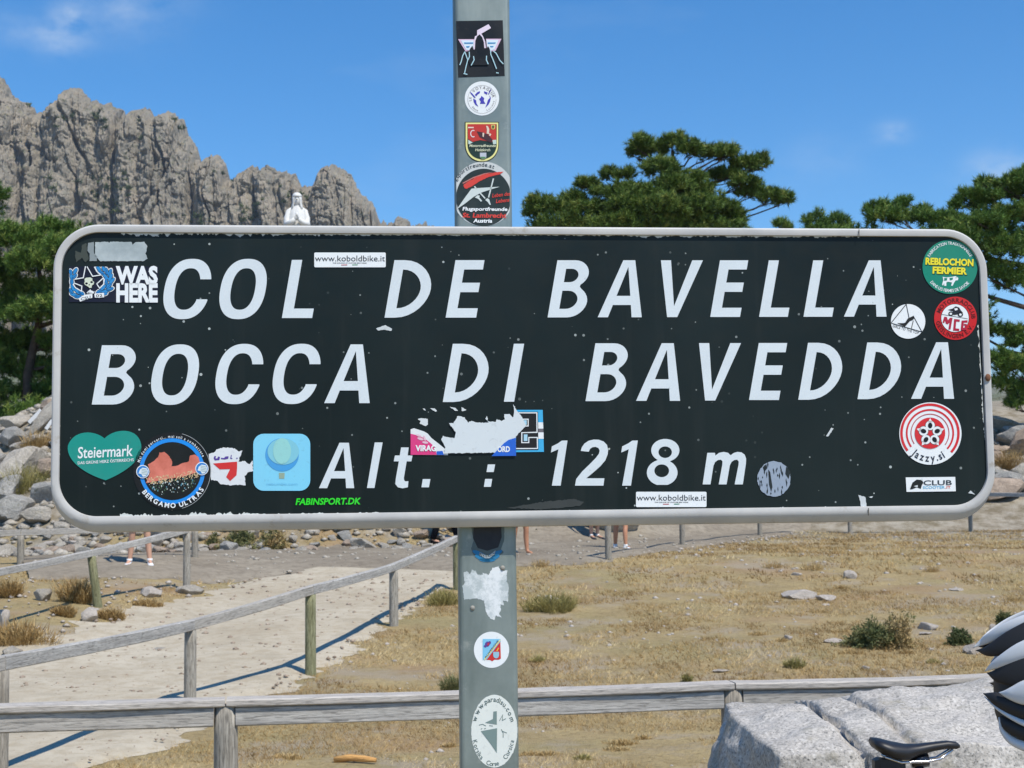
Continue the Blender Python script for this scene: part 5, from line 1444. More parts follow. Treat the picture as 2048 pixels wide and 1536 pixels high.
def pose(stride=.0, spread=.10, bend=0.0, armf=.0):
    J = dict(pel=(0, 0, .96), bel=(0, -.01, 1.12), che=(0, 0, 1.32), neck=(0, .0, 1.48), chin=(0, -.035, 1.54), head=(0, -.012, 1.63), top=(0, .0, 1.70))
    for s, sg in (('L', 1), ('R', -1)):
        st = stride * sg
        J['hip' + s] = (sg * .09, 0, .90); J['kn' + s] = (sg * (.09 + spread * .4), -st * .45 - .02, .50); J['cf' + s] = (sg * (.09 + spread * .6), -st * .7 + .02, .36)
        J['an' + s] = (sg * (.09 + spread), -st + .02, .085); J['toe' + s] = (sg * (.09 + spread + .03), -st - .13, .035)
        J['sh' + s] = (sg * .175, 0, 1.41); J['el' + s] = (sg * .25, .03 + armf * sg * .1, 1.13); J['wr' + s] = (sg * .27, -.05 - abs(armf) * .15, .90 + abs(armf) * .06); J['ha' + s] = (sg * .27, -.075 - abs(armf) * .2, .825 + abs(armf) * .07)
    return J
def person(label, loc, yaw, shirt, legs, shoes, skin='skin', hair='hair', trousers=False, skirt=False, sandals=False, sc=1.0, socks=True, **kw):
    root = tag(empty('person', loc, (0, 0, yaw)), label, 'person'); root.scale = (sc, sc, sc)
    J = pose(**kw); Jv = {k: Vector(v) for k, v in J.items()}
    me = body_mesh(J); me.materials.append(M[skin])
    for p in me.polygons: p.use_smooth = True
    b = bpy.data.objects.new('body', me); COL.objects.link(b); b.parent = root
    # face and hair
    if hair: V, Fc = loft([ring(0, -.012 + .028, 1.60 + .13 * t_, .098 * math.sqrt(max(.02, 1 - (t_ * 1.02) ** 2)), .106 * math.sqrt(max(.02, 1 - (t_ * 1.02) ** 2)), 16) for t_ in (-.35, -.1, .15, .4, .65, .85, .97)])
    if hair: mesh_obj('hair', V, Fc, M[hair], root, True)
    bm = bmesh.new()
    for sx in (-1, 1): bmesh.ops.create_uvsphere(bm, u_segments=8, v_segments=6, radius=.012, matrix=Matrix.Translation((sx * .033, -.098, 1.615)))
    bm_obj('eyes', bm, flat((40, 34, 30)), root, True)
    V, Fc = loft(tube_pts([(0, -.095, 1.62), (0, -.115, 1.592), (0, -.100, 1.583)], [.009, .015, .009], 8)); mesh_obj('nose', V, Fc, M[skin], root, True)
    mesh_obj('mouth', *loft(tube_pts([(-.026, -.098, 1.552), (0, -.108, 1.550), (.026, -.098, 1.552)], [.004, .008, .004], 8)), flat((150, 84, 76)), root, True)
    # shirt
    V, Fc = loft([ring(0, -.005, .93, .168, .128), ring(0, -.008, 1.05, .160, .128), ring(0, -.008, 1.2, .168, .128), ring(0, 0, 1.33, .188, .128), ring(0, 0, 1.42, .178, .105), ring(0, .0, 1.46, .11, .08), ring(0, 0, 1.475, .075, .066)])
    mesh_obj('shirt', V, Fc, cloth(shirt), root, True)
    for s in 'LR':
        m_ = Jv['sh' + s].lerp(Jv['el' + s], .75); a_ = Jv['sh' + s] + Vector((-.05 if s == 'L' else .05, 0, .015))
        tube('sleeve', [a_, Jv['sh' + s], Jv['sh' + s].lerp(m_, .5), m_], [.062, .070, .066, .064], cloth(shirt), root)
    if skirt:
        V, Fc = loft([ring(0, -.005, 1.0, .160, .124), ring(0, 0, .88, .185, .145), ring(0, 0, .65, .205, .18), ring(0, 0, .40, .225, .21)]); mesh_obj('skirt', V, Fc, cloth(legs), root, True)
    else:
        V, Fc = loft([ring(0, -.005, 1.0, .163, .125), ring(0, 0, .92, .182, .138), ring(0, 0, .84, .172, .13), ring(0, 0, .80, .12, .10)]); mesh_obj('shorts' if not trousers else 'trousers', V, Fc, cloth(legs), root, True)
        for s in 'LR':
            h, k, c, a = Jv['hip' + s], Jv['kn' + s], Jv['cf' + s], Jv['an' + s]
            if trousers: tube('trouser_leg', [h + Vector((0, 0, .02)), h.lerp(k, .5), k, c, a + Vector((0, 0, .02))], [.105, .095, .078, .074, .068], cloth(legs), root)
            else: tube('shorts_leg', [h + Vector((0, 0, .02)), h.lerp(k, .4), h.lerp(k, .72)], [.105, .105, .108], cloth(legs), root)
    for s in 'LR':
        a, t_ = Jv['an' + s], Jv['toe' + s]; d = (t_ - a); d.z = 0; d.normalize()
        yw = math.atan2(d.y, d.x) - math.pi / 2
        hl = a - d * .055; to = t_ + d * .075
        Rg = []
        hs = ((0, .085, .030), (.10, .095, .036), (.30, .090, .038), (.5, .072, .042), (.75, .052, .046), (.93, .040, .038), (1.0, .030, .018))
        if sandals: hs = tuple((f, .032, w * 1.2) for f, h_, w in hs)
        for f, h_, w in hs:
            c = hl.lerp(to, f); sd = Vector((-d.y, d.x, 0))
            Rg.append([tuple(Vector((c.x, c.y, 0)) + sd * (w * math.cos(q)) + Vector((0, 0, h_ * (.5 + .5 * math.sin(q))))) for q in [2 * math.pi * i / 12 for i in range(12)]])
        mesh_obj('sandal' if sandals else 'shoe', *loft(Rg), cloth(shoes), root, True)
        if sandals: tube('strap', [Vector((a.x, a.y, .02)) + d * .05 + Vector((-d.y, d.x, 0)) * .045, Vector((a.x, a.y, .085)) + d * .06, Vector((a.x, a.y, .02)) + d * .05 - Vector((-d.y, d.x, 0)) * .045], .009, cloth(shoes), root, 6)
        elif socks and not trousers: tube('sock', [Vector((a.x, a.y, .07)), Vector((a.x, a.y, .125))], [.042, .045], cloth((224, 224, 222)), root)
    return root
g_ = on_ground
q = g_(279, 1133); person('walker with bare legs and white shoes behind the left fences', q, .15, (70, 110, 160), (90, 96, 110), (232, 232, 234), spread=.07, stride=.02, sc=1.02)
q = g_(1041, 1112); person('walker in brown sandals just right of the sign post', q, .5, (190, 180, 160), (120, 100, 84), (110, 76, 54), skin='skin_tan', sandals=True, stride=.06, spread=.03, armf=.3)
q = g_(1190, 1079); person('walker in a long dark skirt beside a grey fence post', q, .6, (40, 52, 60), (26, 34, 40), (60, 60, 66), skirt=True, spread=.0, hair='hair2', sc=.96)
q = g_(1242, 1101); person('walker with bare legs and white trainers right of the fence post', q, 2.7, (160, 70, 60), (60, 70, 90), (234, 236, 240), skin='skin_tan', spread=.06, stride=.10)
q = g_(893, 1088); person('walker in dark trousers left of the sign post', q, 1.3, (36, 38, 44), (24, 26, 32), (40, 36, 36), trousers=True, spread=.03, stride=.24, hair='hair2', armf=.5)
p = q + Vector((.30, -.10, 0))
V, Fc = loft([[(x * sx, y * sy, z) for x, y, _, _ in rrect(1, 1, .25, 4)] for z, sx, sy in ((.0, .22, .10), (.03, .26, .13), (.18, .28, .15), (.30, .25, .12), (.34, .20, .07))])
V = [(v[0], v[1], v[2] + .45) for v in V]
bag = tag(empty('bag', p), 'red shoulder bag hanging beside the walker in dark trousers', 'bag'); mesh_obj('bag_body', V, Fc, cloth((176, 36, 40)), bag, True)
tube('strap', [(-.10, 0, .76), (-.14, .05, 1.1), (-.2, .1, 1.44), (-.10, .12, 1.1), (.10, 0, .76)], .012, cloth((120, 26, 30)), bag, 6)

# ------------------------------------------------------------------ statue on the mound
M['white_stone'] = NT('white_painted_stone'); k = M['white_stone'].noise(6, 5, .6)
M['white_stone'].color(M['white_stone'].mix(M['white_stone'].ramp(k, [(.4, 0.0), (.75, .4)]), srgb(216, 215, 210), srgb(186, 184, 178))); M['white_stone'].rough(.7); M['white_stone'] = M['white_stone'].m
sp_ = at(594, 385, 40.0); SHT = 2.45
st_base = sp_.z - SHT
statue = tag(empty('statue', (sp_.x, 40.0, st_base), (0, 0, .12)), 'white praying statue with a veil standing on the rock mound', 'statue')
K_ = SHT / 1.70
def sring(z, rx, ry, cy=0, fold=0.0, n=40):
    return [((rx + fold * .02 * math.sin(7 * a)) * math.cos(a) * K_, (cy + (ry + fold * .02 * math.sin(9 * a + 1)) * math.sin(a)) * K_, z * K_) for a in [2 * math.pi * i / n for i in range(n)]]
V, Fc = loft([sring(0, .27, .24, 0, 1.2), sring(.06, .25, .22, 0, 1.2), sring(.5, .205, .18, 0, 1.0), sring(.9, .185, .15, 0, .6), sring(1.1, .18, .14, .0, .4), sring(1.25, .175, .125, .01, .3), sring(1.34, .160, .105, .015, .2), sring(1.40, .13, .09, .02), sring(1.44, .075, .07, .015), sring(1.47, .06, .06, .01)])
mesh_obj('robe', V, Fc, M['white_stone'], statue, True)
V, Fc = loft([sring(1.44, .045, .05, 0), sring(1.47, .055, .066, -.012), sring(1.51, .068, .082, -.012), sring(1.56, .074, .088, -.008), sring(1.62, .072, .084, 0), sring(1.67, .045, .055, .005)])
mesh_obj('face', V, Fc, M['white_stone'], statue, True)
mesh_obj('nose', *loft(tube_pts([Vector((0, -.090, 1.575)) * K_, Vector((0, -.112, 1.545)) * K_, Vector((0, -.098, 1.535)) * K_], [.010 * K_, .014 * K_, .009 * K_], 8)), M['white_stone'], statue, True)
# veil: open at the front, falling on the shoulders
def veil_ring(z, r, ry, cy, gap, n=28):
    th = [math.radians(-90 + gap + (360 - 2 * gap) * i / n) for i in range(n + 1)]
    o = [(r * math.cos(a) * K_, (cy + ry * math.sin(a)) * K_, z * K_) for a in th]
    i_ = [((r - .02) * math.cos(a) * K_, (cy + (ry - .02) * math.sin(a)) * K_, z * K_) for a in reversed(th)]
    return o + i_
V, Fc = loft([veil_ring(1.36, .135, .125, .02, 42), veil_ring(1.42, .112, .115, .015, 38), veil_ring(1.48, .098, .115, .005, 36), veil_ring(1.55, .095, .112, 0, 38), veil_ring(1.605, .092, .108, .0, 30)])
mesh_obj('veil', V, Fc, M['white_stone'], statue, True)
V, Fc = loft([sring(1.60, .094, .110, 0), sring(1.63, .092, .106, 0), sring(1.665, .078, .088, .004), sring(1.69, .05, .055, .006), sring(1.70, .015, .015, .006)]); mesh_obj('hood', V, Fc, M['white_stone'], statue, True)
for sx in (-1, 1):
    P_ = [Vector((sx * .09, .01, 1.385)) * K_, Vector((sx * .15, .0, 1.33)) * K_, Vector((sx * .185, -.02, 1.18)) * K_, Vector((sx * .195, -.07, 1.05)) * K_, Vector((sx * .12, -.17, 1.07)) * K_, Vector((sx * .035, -.22, 1.14)) * K_]
    tube('sleeve', P_, [.035 * K_, .058 * K_, .068 * K_, .070 * K_, .058 * K_, .036 * K_], M['white_stone'], statue, 14)
    V, Fc = loft(tube_pts([Vector((sx * .020, -.215, 1.11)) * K_, Vector((sx * .017, -.225, 1.17)) * K_, Vector((sx * .013, -.225, 1.235)) * K_, Vector((sx * .009, -.222, 1.27)) * K_], [.028 * K_, .034 * K_, .028 * K_, .010 * K_], 10, .5)); mesh_obj('hand', V, Fc, M['white_stone'], statue, True)
zg = ground_z(sp_.x, 40.0)
V, Fc = loft([ring(0, 0, z, r_, r_ * .95, 14) for z, r_ in ((min(-.3, zg - st_base - .4), .85), (-.16, .62), (-.14, .50), (0.0, .48))]); mesh_obj('pedestal', V, Fc, M['rock'], statue)
# ------------------------------------------------------------------ pines
def needle_tufts(C, A, L, nb, wd, spread=.55):
    k = len(C)
    d = A[:, None] + RNG.normal(size=(k, nb, 3)) * spread
    d /= np.linalg.norm(d, axis=-1, keepdims=True)
    s = RNG.random((k, nb, 1))
    base = C[:, None] + A[:, None] * (L[:, None, None] * .75 * s)
    ln = L[:, None, None] * (.55 + .4 * RNG.random((k, nb, 1)))
    side = np.cross(d, RNG.normal(size=(k, nb, 3))); side /= np.linalg.norm(side, axis=-1, keepdims=True) + 1e-9
    P = np.stack([base - side * wd, base + side * wd, base + d * ln], 2).reshape(-1, 3)
    return P, np.arange(len(P)).reshape(-1, 3)
def pine(label, ut, Y, pads, mat, top_uv, dens=1.0, seed=0, tl=.30, every=1):
    r = np.random.default_rng(seed); rp = random.Random(seed)
    b = at(ut, 900, Y); base = Vector((b.x, Y, ground_z(b.x, Y)))
    root = tag(empty('pine_tree', base), label, 'tree')
    s_ = Y / FPX
    CC = []; AA = []; LL = []; TT = []
    tp = at(top_uv[0], top_uv[1], Y)
    tr = []
    for i in range(9):
        f = i / 8; p = base.lerp(tp, f) + Vector((math.sin(f * 5 + seed) * .25 * f * (1 - f) * 4, math.cos(f * 4 + seed) * .2 * f * (1 - f) * 4, 0)); tr.append(p)
    tr[0] = base - Vector((0, 0, .3))
    H = (tp - base).length; r0 = max(.14, H * .028)
    tube('trunk', [p - base for p in tr], [r0 * (1.15 - .95 * i / 8) for i in range(9)], M['bark'], root, 10)
    limbs = []
    for (u, v, ru, rv, dy) in pads:
        c = at(u, v, Y + dy); c3 = np.array(c)
        R3 = np.array([ru * s_, max(ru * s_ * .8, .5), rv * s_])
        n_ = int(dens * max(14, 70 * (ru * s_) * (R3[1]) + 150 * rv * s_ * ru * s_))
        d = r.normal(size=(n_, 3)); d /= np.linalg.norm(d, axis=1, keepdims=True)
        d[:, 2] = np.where(d[:, 2] < -.35, -d[:, 2] * .6, d[:, 2])
        rad = .30 + .70 * r.random((n_, 1)) ** .6
        # uneven outline: swell and shrink with direction
        sw = 1 + .28 * fbm(d[:, 0] * 2 + u, d[:, 1] * 2 + v, d[:, 2] * 2, 3)[:, None]
        C = c3 + d * R3 * rad * sw
        A = d * np.array([.75, .75, .35]) + np.array([.12, 0, .75]) + r.normal(size=(n_, 3)) * .28
        A /= np.linalg.norm(A, axis=1, keepdims=True)
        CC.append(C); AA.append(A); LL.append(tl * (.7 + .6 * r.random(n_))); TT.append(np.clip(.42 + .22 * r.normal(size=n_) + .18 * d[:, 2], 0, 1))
        # limb into the pad
        zf = min(.96, max(.12, (c.z - .9 * R3[2] - .25 * abs(c.x - tp.x) - base.z) / max(.1, tp.z - base.z)))
        i0 = zf * 8; i_ = min(7, int(i0)); st = tr[i_].lerp(tr[i_ + 1], i0 - i_)
        en = c + Vector((0, 0, -.25 * R3[2]))
        m1 = st.lerp(en, .4) + Vector((rp.uniform(-.2, .2), rp.uniform(-.2, .2), -.12)); m2 = st.lerp(en, .75) + Vector((rp.uniform(-.15, .15), 0, -.05))
        L_ = (en - st).length
        if len(CC) % every: continue
        limbs.append(([st - base, m1 - base, m2 - base, en - base], [min(r0 * .45, .035 + .012 * L_), .03 + .008 * L_, .026, .014]))
        for q in range(2):
            e2 = c + Vector((rp.uniform(-.8, .8) * R3[0], rp.uniform(-.6, .6) * R3[1], rp.uniform(-.4, .5) * R3[2]))
            limbs.append(([m2 - base, m2.lerp(e2, .5) - base + Vector((0, 0, -.05)), e2 - base], [.028, .02, .010]))
    for P_, R_ in limbs: tube('limb', P_, R_, M['bark'], root, 6)
    C = np.concatenate(CC) - np.array(base); A = np.concatenate(AA); L = np.concatenate(LL); T_ = np.concatenate(TT)
    nb = 30
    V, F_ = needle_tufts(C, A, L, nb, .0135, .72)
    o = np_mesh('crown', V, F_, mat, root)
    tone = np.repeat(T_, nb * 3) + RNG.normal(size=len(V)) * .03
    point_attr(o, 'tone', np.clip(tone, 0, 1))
    return root

a = lambda L: [(1000 + x / 2.926, 240 + y / 2.926, rx / 2.926, ry / 2.926 * 1.18, dy) for x, y, rx, ry, dy in L]
mid = a([(830, 165, 70, 60, 0), (800, 205, 50, 40, .4), (920, 190, 55, 45, .3), (1020, 150, 55, 60, 0), (1110, 185, 70, 55, -.4), (1220, 215, 90, 50, .5), (1320, 215, 55, 42, -.2), (1350, 195, 30, 25, 0),
         (940, 300, 110, 55, -1), (1440, 280, 90, 50, .3), (1520, 262, 50, 36, .5), (1300, 345, 110, 45, .6), (1430, 380, 90, 45, 0), (1470, 440, 90, 45, .3), (1590, 470, 90, 48, 0), (1660, 480, 45, 40, .3),
         (640, 340, 45, 42, .6), (740, 335, 45, 32, 0), (520, 388, 60, 20, .2), (480, 384, 28, 14, .3), (600, 440, 60, 30, 0), (740, 440, 120, 50, -.8), (880, 470, 140, 55, -1.2), (1010, 400, 110, 70, -1.3), (1130, 380, 70, 70, -.8), (1150, 440, 90, 60, -.5),
         (760, 520, 150, 60, -1.5), (950, 540, 170, 65, -1.8), (1130, 530, 150, 65, -1.2), (1290, 540, 110, 60, -.6), (1360, 590, 70, 40, -.2), (620, 560, 90, 50, .4),
         (240, 500, 85, 42, .3), (190, 560, 55, 40, .5), (330, 540, 100, 50, 0), (430, 480, 70, 40, .2), (470, 550, 100, 45, -.3), (560, 520, 60, 35, 0),
         (800, 660, 300, 90, -.8), (1150, 660, 250, 90, -.4), (400, 660, 240, 70, .3), (900, 800, 260, 100, 0), (1250, 780, 180, 90, .3)])
pine('wind shaped broad pine rising behind the middle of the sign', 1330, 52, mid, M['needles'], (1345, 300), 3.6, 4, .24)
b_ = lambda L: [(1600 + x / 4.571, 160 + y / 4.571, rx / 4.571, ry / 4.571, dy) for x, y, rx, ry, dy in L]
small = b_([(70, 1310, 40, 60, 0), (160, 1270, 30, 65, .2), (215, 1335, 40, 40, 0), (330, 1300, 40, 60, 0), (410, 1340, 25, 45, .2), (-190, 1340, 35, 45, 0), (-120, 1370, 30, 25, .2), (180, 1420, 200, 60, 0), (100, 1600, 300, 120, 0), (300, 1560, 200, 120, .5)])
pine('small distant pine whose shoots peep over the top edge of the sign', 1640, 66, small, M['needles_dark'], (1634, 445), 2.8, 8, .30)
right = b_([(700, 1210, 110, 80, 0), (780, 1270, 170, 80, -.5), (880, 1190, 60, 60, .2), (940, 1150, 35, 50, .3), (1000, 1290, 150, 60, 0), (1110, 1230, 60, 45, .3), (1200, 1290, 130, 60, -.4), (1350, 1290, 120, 60, 0), (1420, 1180, 40, 70, .3),
            (1500, 1090, 60, 50, .2), (1590, 1080, 80, 48, 0), (1720, 1090, 100, 45, -.2), (1650, 1160, 110, 40, .2), (1670, 960, 30, 22, 0), (1760, 985, 60, 24, .2), (1880, 985, 90, 55, 0), (1960, 940, 80, 60, 0), (2040, 900, 60, 60, .2), (1900, 1080, 120, 55, .4), (2010, 1040, 110, 70, .2),
            (1500, 1330, 180, 55, -.3), (1700, 1320, 160, 60, -.6), (1880, 1260, 150, 60, -.2), (2020, 1220, 130, 80, -.5), (2150, 1000, 160, 110, .3), (2200, 1180, 180, 110, 0), (2400, 1100, 200, 150, .4), (2150, 850, 120, 70, .4)])
right += [(1700, 500, 90, 40, .5), (1800, 520, 110, 40, 0), (1900, 490, 80, 45, -.4), (1985, 455, 45, 40, -.2), (2010, 505, 50, 40, -.6), (1985, 555, 38, 30, -.2), (2035, 570, 40, 36, 0), (2075, 500, 60, 60, .3), (2110, 590, 60, 60, .3),
          (2022, 668, 30, 14, .2), (1985, 668, 24, 14, .4), (2045, 690, 36, 16, 0), (1995, 728, 30, 26, -.2), (2030, 745, 36, 30, -.3), (2000, 775, 24, 22, 0), (2050, 790, 34, 30, .2), (2100, 720, 50, 60, .2), (2030, 815, 18, 18, .2), (2180, 660, 80, 90, .2), (1900, 640, 90, 40, .3), (1850, 740, 90, 45, .3)]
pine('tall dark pine at the right edge reaching down to the rocks', 2120, 44, right, M['needles_dark'], (2110, 330), 3.0, 15, .22, 2)
left = [(-4, 396, 13, 22, .4), (-40, 420, 40, 40, .6)]
rl = random.Random(77)
for iv, v in enumerate((478, 528, 580, 634, 690, 744, 796, 836)):
    for u in range(-190, 380, 62):
        lim = 470 + (0 if u < 210 else (u - 210) * .5)
        if v < lim - 6: continue
        left.append((u + rl.uniform(-20, 20), v + rl.uniform(-14, 14) + (4 if iv == 0 else 0), rl.uniform(40, 56), rl.uniform(28, 42), rl.uniform(-1.2, 1.6)))
pine('dense bushy pine filling the left edge beside the sign', 60, 45.5, left, M['needles_dark'], (70, 470), 2.5, 23, .24, 9)

# ------------------------------------------------------------------ grass, shrubs, pebbles
def blades(P, h, w, lean, nb):
    k = len(P)
    a = RNG.uniform(0, 2 * np.pi, (k, nb)); l = lean * RNG.random((k, nb))
    d = np.stack([np.cos(a) * l, np.sin(a) * l, np.ones((k, nb))], -1)
    hh = h[:, None, None] * (.5 + .8 * RNG.random((k, nb, 1)))
    off = np.stack([np.cos(a), np.sin(a), np.zeros_like(a)], -1) * (h[:, None, None] * .5) * RNG.random((k, nb, 1))
    b = P[:, None] + off
    sd = np.stack([-np.sin(a + 1), np.cos(a + 1), np.zeros_like(a)], -1)
    V = np.stack([b - sd * w, b + sd * w, b + d * hh], 2).reshape(-1, 3)
    return V, np.arange(len(V)).reshape(-1, 3)
M['grass'] = leaf_mat('dry_grass_blades', srgb(126, 100, 60), srgb(182, 152, 100), srgb(206, 186, 140))
M['grass_green'] = leaf_mat('green_grass_blades', srgb(112, 108, 62), srgb(150, 140, 84), srgb(184, 168, 110))
M['bush'] = leaf_mat('low_shrub_leaves', srgb(76, 88, 52), srgb(118, 118, 76), srgb(166, 142, 98))
def scatter(n_, x0, x1, y0, y1):
    return np.stack([RNG.uniform(x0, x1, n_), RNG.uniform(y0, y1, n_)], -1)
VV = []; FF = []; TT = []; o_ = 0
for (n_, x0, x1, y0, y1, h0, w, nb) in ((44000, -4.5, 5.5, 8.2, 14, .030, .0022, 4), (38000, -5.5, 9, 14, 22, .038, .0035, 4), (32000, -8, 14, 22, 36, .05, .006, 4)):
    q = scatter(n_, x0, x1, y0, y1)
    dn = fbm(q[:, 0] * .8, q[:, 1] * .8, 7.7, 3)
    jt = q + RNG.normal(size=q.shape) * .14
    q = q[(~inside(path_poly, jt[:, 0], jt[:, 1])) & (~inside(far_poly, jt[:, 0], jt[:, 1])) & (dn > -.26 + .3 * RNG.random(len(q)) - .15)]
    h = h0 * (.6 + .9 * RNG.random(len(q)))
    V, F_ = blades(np.column_stack([q, hgt(q[:, 0], q[:, 1]) - .004]), h, w, 1.5, nb)
    tn = np.clip(.5 + .5 * fbm(q[:, 0] * 1.1, q[:, 1] * 1.1, 2.9, 3) + .18 * RNG.normal(size=len(q)), 0, 1)
    VV.append(V); FF.append(F_ + o_); o_ += len(V); TT.append(np.repeat(tn, nb * 3))
o = np_mesh('dry_grass', np.concatenate(VV), np.concatenate(FF), M['grass']); tag(o, 'short dry yellow grass covering the meadow', 'grass', kind='stuff')
point_attr(o, 'tone', np.concatenate(TT))

def tuft(name, label, cat, u, v, w, h, mat, nb=700, tone=.4, lean=.8, bw=.004):
    """a single clump; (u, v) is its foot, w and h its size in photo pixels"""
    p = on_ground(u, v); s = p.y / FPX; W, Hh = w * s / 2, h * s * 1.15
    a = RNG.uniform(0, 6.283, nb); r = np.sqrt(RNG.random(nb)) * .85
    lob = 1 + .3 * np.sin(a * 3 + u) + .15 * np.sin(a * 5 + v)
    P = np.stack([np.cos(a) * r * W * lob, np.sin(a) * r * W * .7 * lob, np.zeros(nb)], -1)
    P[:, 2] = hgt(P[:, 0] + p.x, P[:, 1] + p.y) - p.z - .01
    hh = Hh * (1.05 - .75 * r ** 2) * (.5 + .6 * RNG.random(nb))
    d = np.stack([np.cos(a) * r * lean * .8 + RNG.normal(size=nb) * .25, np.sin(a) * r * lean * .8 + RNG.normal(size=nb) * .25, np.ones(nb)], -1)
    sd = np.stack([-np.sin(a * 7), np.cos(a * 7), np.zeros(nb)], -1)
    segs = 3
    Vs = []
    for k in range(segs):   # little leaves along each stem
        b = P + d * hh[:, None] * (k / segs); t_ = P + d * hh[:, None] * ((k + 1) / segs) + RNG.normal(size=(nb, 3)) * hh[:, None] * .10
        Vs.append(np.stack([b - sd * bw, b + sd * bw, t_], 1).reshape(-1, 3))
    V = np.concatenate(Vs); o = np_mesh(name, V, np.arange(len(V)).reshape(-1, 3), mat); o.location = p
    t1 = np.clip(tone + .2 * RNG.normal(size=nb), 0, 1); point_attr(o, 'tone', np.tile(np.repeat(t1, 3), segs))
    return tag(o, label, cat)
def shrub(label, u, v, w, h, mat, nb, tone, lf=.011):
    """rounded leafy bush: small leaves through an uneven dome"""
    p = on_ground(u, v); s = p.y / FPX; R3 = np.array([w * s / 2, w * s * .38, h * s])
    d = RNG.normal(size=(nb, 3)); d /= np.linalg.norm(d, axis=1, keepdims=True); d[:, 2] = np.abs(d[:, 2])
    sw = 1 + .45 * fbm(d[:, 0] * 2.2 + u, d[:, 1] * 2.2 + v, d[:, 2] * 2.2, 3)
    C = d * R3 * ((.25 + .75 * RNG.random(nb) ** .6) * sw)[:, None]
    C[:, 2] += hgt(C[:, 0] + p.x, C[:, 1] + p.y) - p.z
    a1 = d * .8 + RNG.normal(size=(nb, 3)) * .8 + np.array([0, 0, .4]); a1 /= np.linalg.norm(a1, axis=1, keepdims=True)
    b1 = np.cross(a1, RNG.normal(size=(nb, 3))); b1 /= np.linalg.norm(b1, axis=1, keepdims=True)
    k = lf * (.6 + .8 * RNG.random((nb, 1))) * (p.y / 12)
    V = np.stack([C - b1 * k * .5, C + b1 * k * .5, C + a1 * k * 2.2], 1).reshape(-1, 3)
    o = np_mesh('shrub', V, np.arange(len(V)).reshape(-1, 3), mat); o.location = p
    tn = np.clip(tone + .35 * fbm(C[:, 0] * 6, C[:, 1] * 6, C[:, 2] * 6 + u, 3) + .12 * RNG.normal(size=nb), 0, 1)
    point_attr(o, 'tone', np.repeat(tn, 3))
    return tag(o, label, 'shrub')
shrub('largest dark green and brown shrub in the meadow above the boulder', 1745, 1294, 110, 52, M['bush'], 6600, .32)
shrub('brown dry half of the largest meadow shrub, on its right', 1795, 1296, 80, 60, M['bush'], 3300, .85)
shrub('small dark shrub right of the largest meadow shrub', 1918, 1290, 46, 28, M['bush'], 2400, .25)
shrub('green weed above the cycle helmet at the right edge', 2010, 1252, 30, 26, M['bush'], 1200, .2)
tuft('grass_tuft', 'green grass tuft around the whitish round stone', 'grass tuft', 1105, 1222, 110, 34, M['grass_green'], 1500, .5)
tuft('grass_tuft', 'yellow green grass tuft left of the post beside the path edge', 'grass tuft', 888, 1210, 70, 30, M['grass_green'], 900, .55)
tuft('grass_tuft', 'small green tuft low in the meadow right of the fence post joint', 'grass tuft', 1590, 1336, 40, 20, M['grass_green'], 500, .3)
tuft('grass_tuft', 'small green tuft beside the post above the foreground rail', 'grass tuft', 905, 1385, 44, 34, M['bush'], 500, .4)
tuft('grass_tuft', 'tiny dark green sprout above the foreground rail right of the post', 'grass tuft', 1375, 1364, 18, 18, M['grass_green'], 200, .1)
shrub('olive brown bush at the foot of the rocks right of the fence corner', 478, 1102, 80, 48, M['bush'], 3600, .6)
shrub('brown bush right of the olive bush at the foot of the rocks', 545, 1098, 60, 36, M['bush'], 2400, .8)
shrub('small olive bush at the left end of the foot of the rocks', 424, 1098, 30, 30, M['bush'], 1500, .7)
for (u, v, w, h, lab) in ((40, 1290, 130, 46, 'broad brown grass clump on the bank at the left edge'), (155, 1205, 60, 46, 'yellow grass clump left of the leaning post'), (18, 1195, 44, 34, 'yellow grass clump at the left edge of the bank'), (130, 1232, 44, 22, 'short brown grass clump below the leaning post'),
                          (225, 1240, 50, 22, 'brown grass clump right of the pale rounded stone'), (300, 1215, 60, 16, 'low brown grass on the bank edge above the path'), (40, 985, 100, 50, 'olive grass clump between the boulders at the left edge'), (70, 905, 40, 40, 'small brown grass clump among the rocks at the left edge'), (2022, 940, 44, 40, 'brown bush among the rocks at the right edge')):
    tuft('grass_tuft', lab, 'grass tuft', u, v, w, h, M['grass'] if 'olive' not in lab else M['grass_green'], 900, .35, bw=.006)
rg = random.Random(90)
for i in range(26):
    u, v = rg.uniform(500, 2040), rg.uniform(1130, 1370)
    p = on_ground(u, v)
    if inside(path_poly, np.array([p.x]), np.array([p.y]))[0] or inside(far_poly, np.array([p.x]), np.array([p.y]))[0]: continue
    tuft('grass_tuft', 'low straw coloured grass tuft scattered on the meadow', 'grass tuft', u, v, rg.uniform(24, 60), rg.uniform(8, 16), M['grass_green'] if rg.random() < .2 else M['grass'], 260, .6)['group'] = 'low grass tufts on the meadow'
for i in range(14):
    u, v = rg.uniform(500, 2040), rg.uniform(1470, 1530)
    if u > 1400: continue
    tuft('grass_tuft', 'low straw coloured grass tuft below the foreground fence', 'grass tuft', u, v, rg.uniform(30, 70), rg.uniform(8, 16), M['grass_green'] if rg.random() < .2 else M['grass'], 260, .6)['group'] = 'low grass tufts below the fence'
q = np.concatenate([scatter(900, -4, 6, 8.2, 14), scatter(1300, -5, 10, 14, 24), scatter(1500, -6, 14, 24, 34)])
dn = fbm(q[:, 0] * .7, q[:, 1] * .7, 4.4, 3); q = q[dn > .05]
stone_field('pebbles', np.column_stack([q, hgt(q[:, 0], q[:, 1])]), .008 + .035 * RNG.random(len(q)) ** 3 * (.4 + q[:, 1] / 24), M['stone'], 'small white pebbles strewn over meadow and path', 'pebbles')
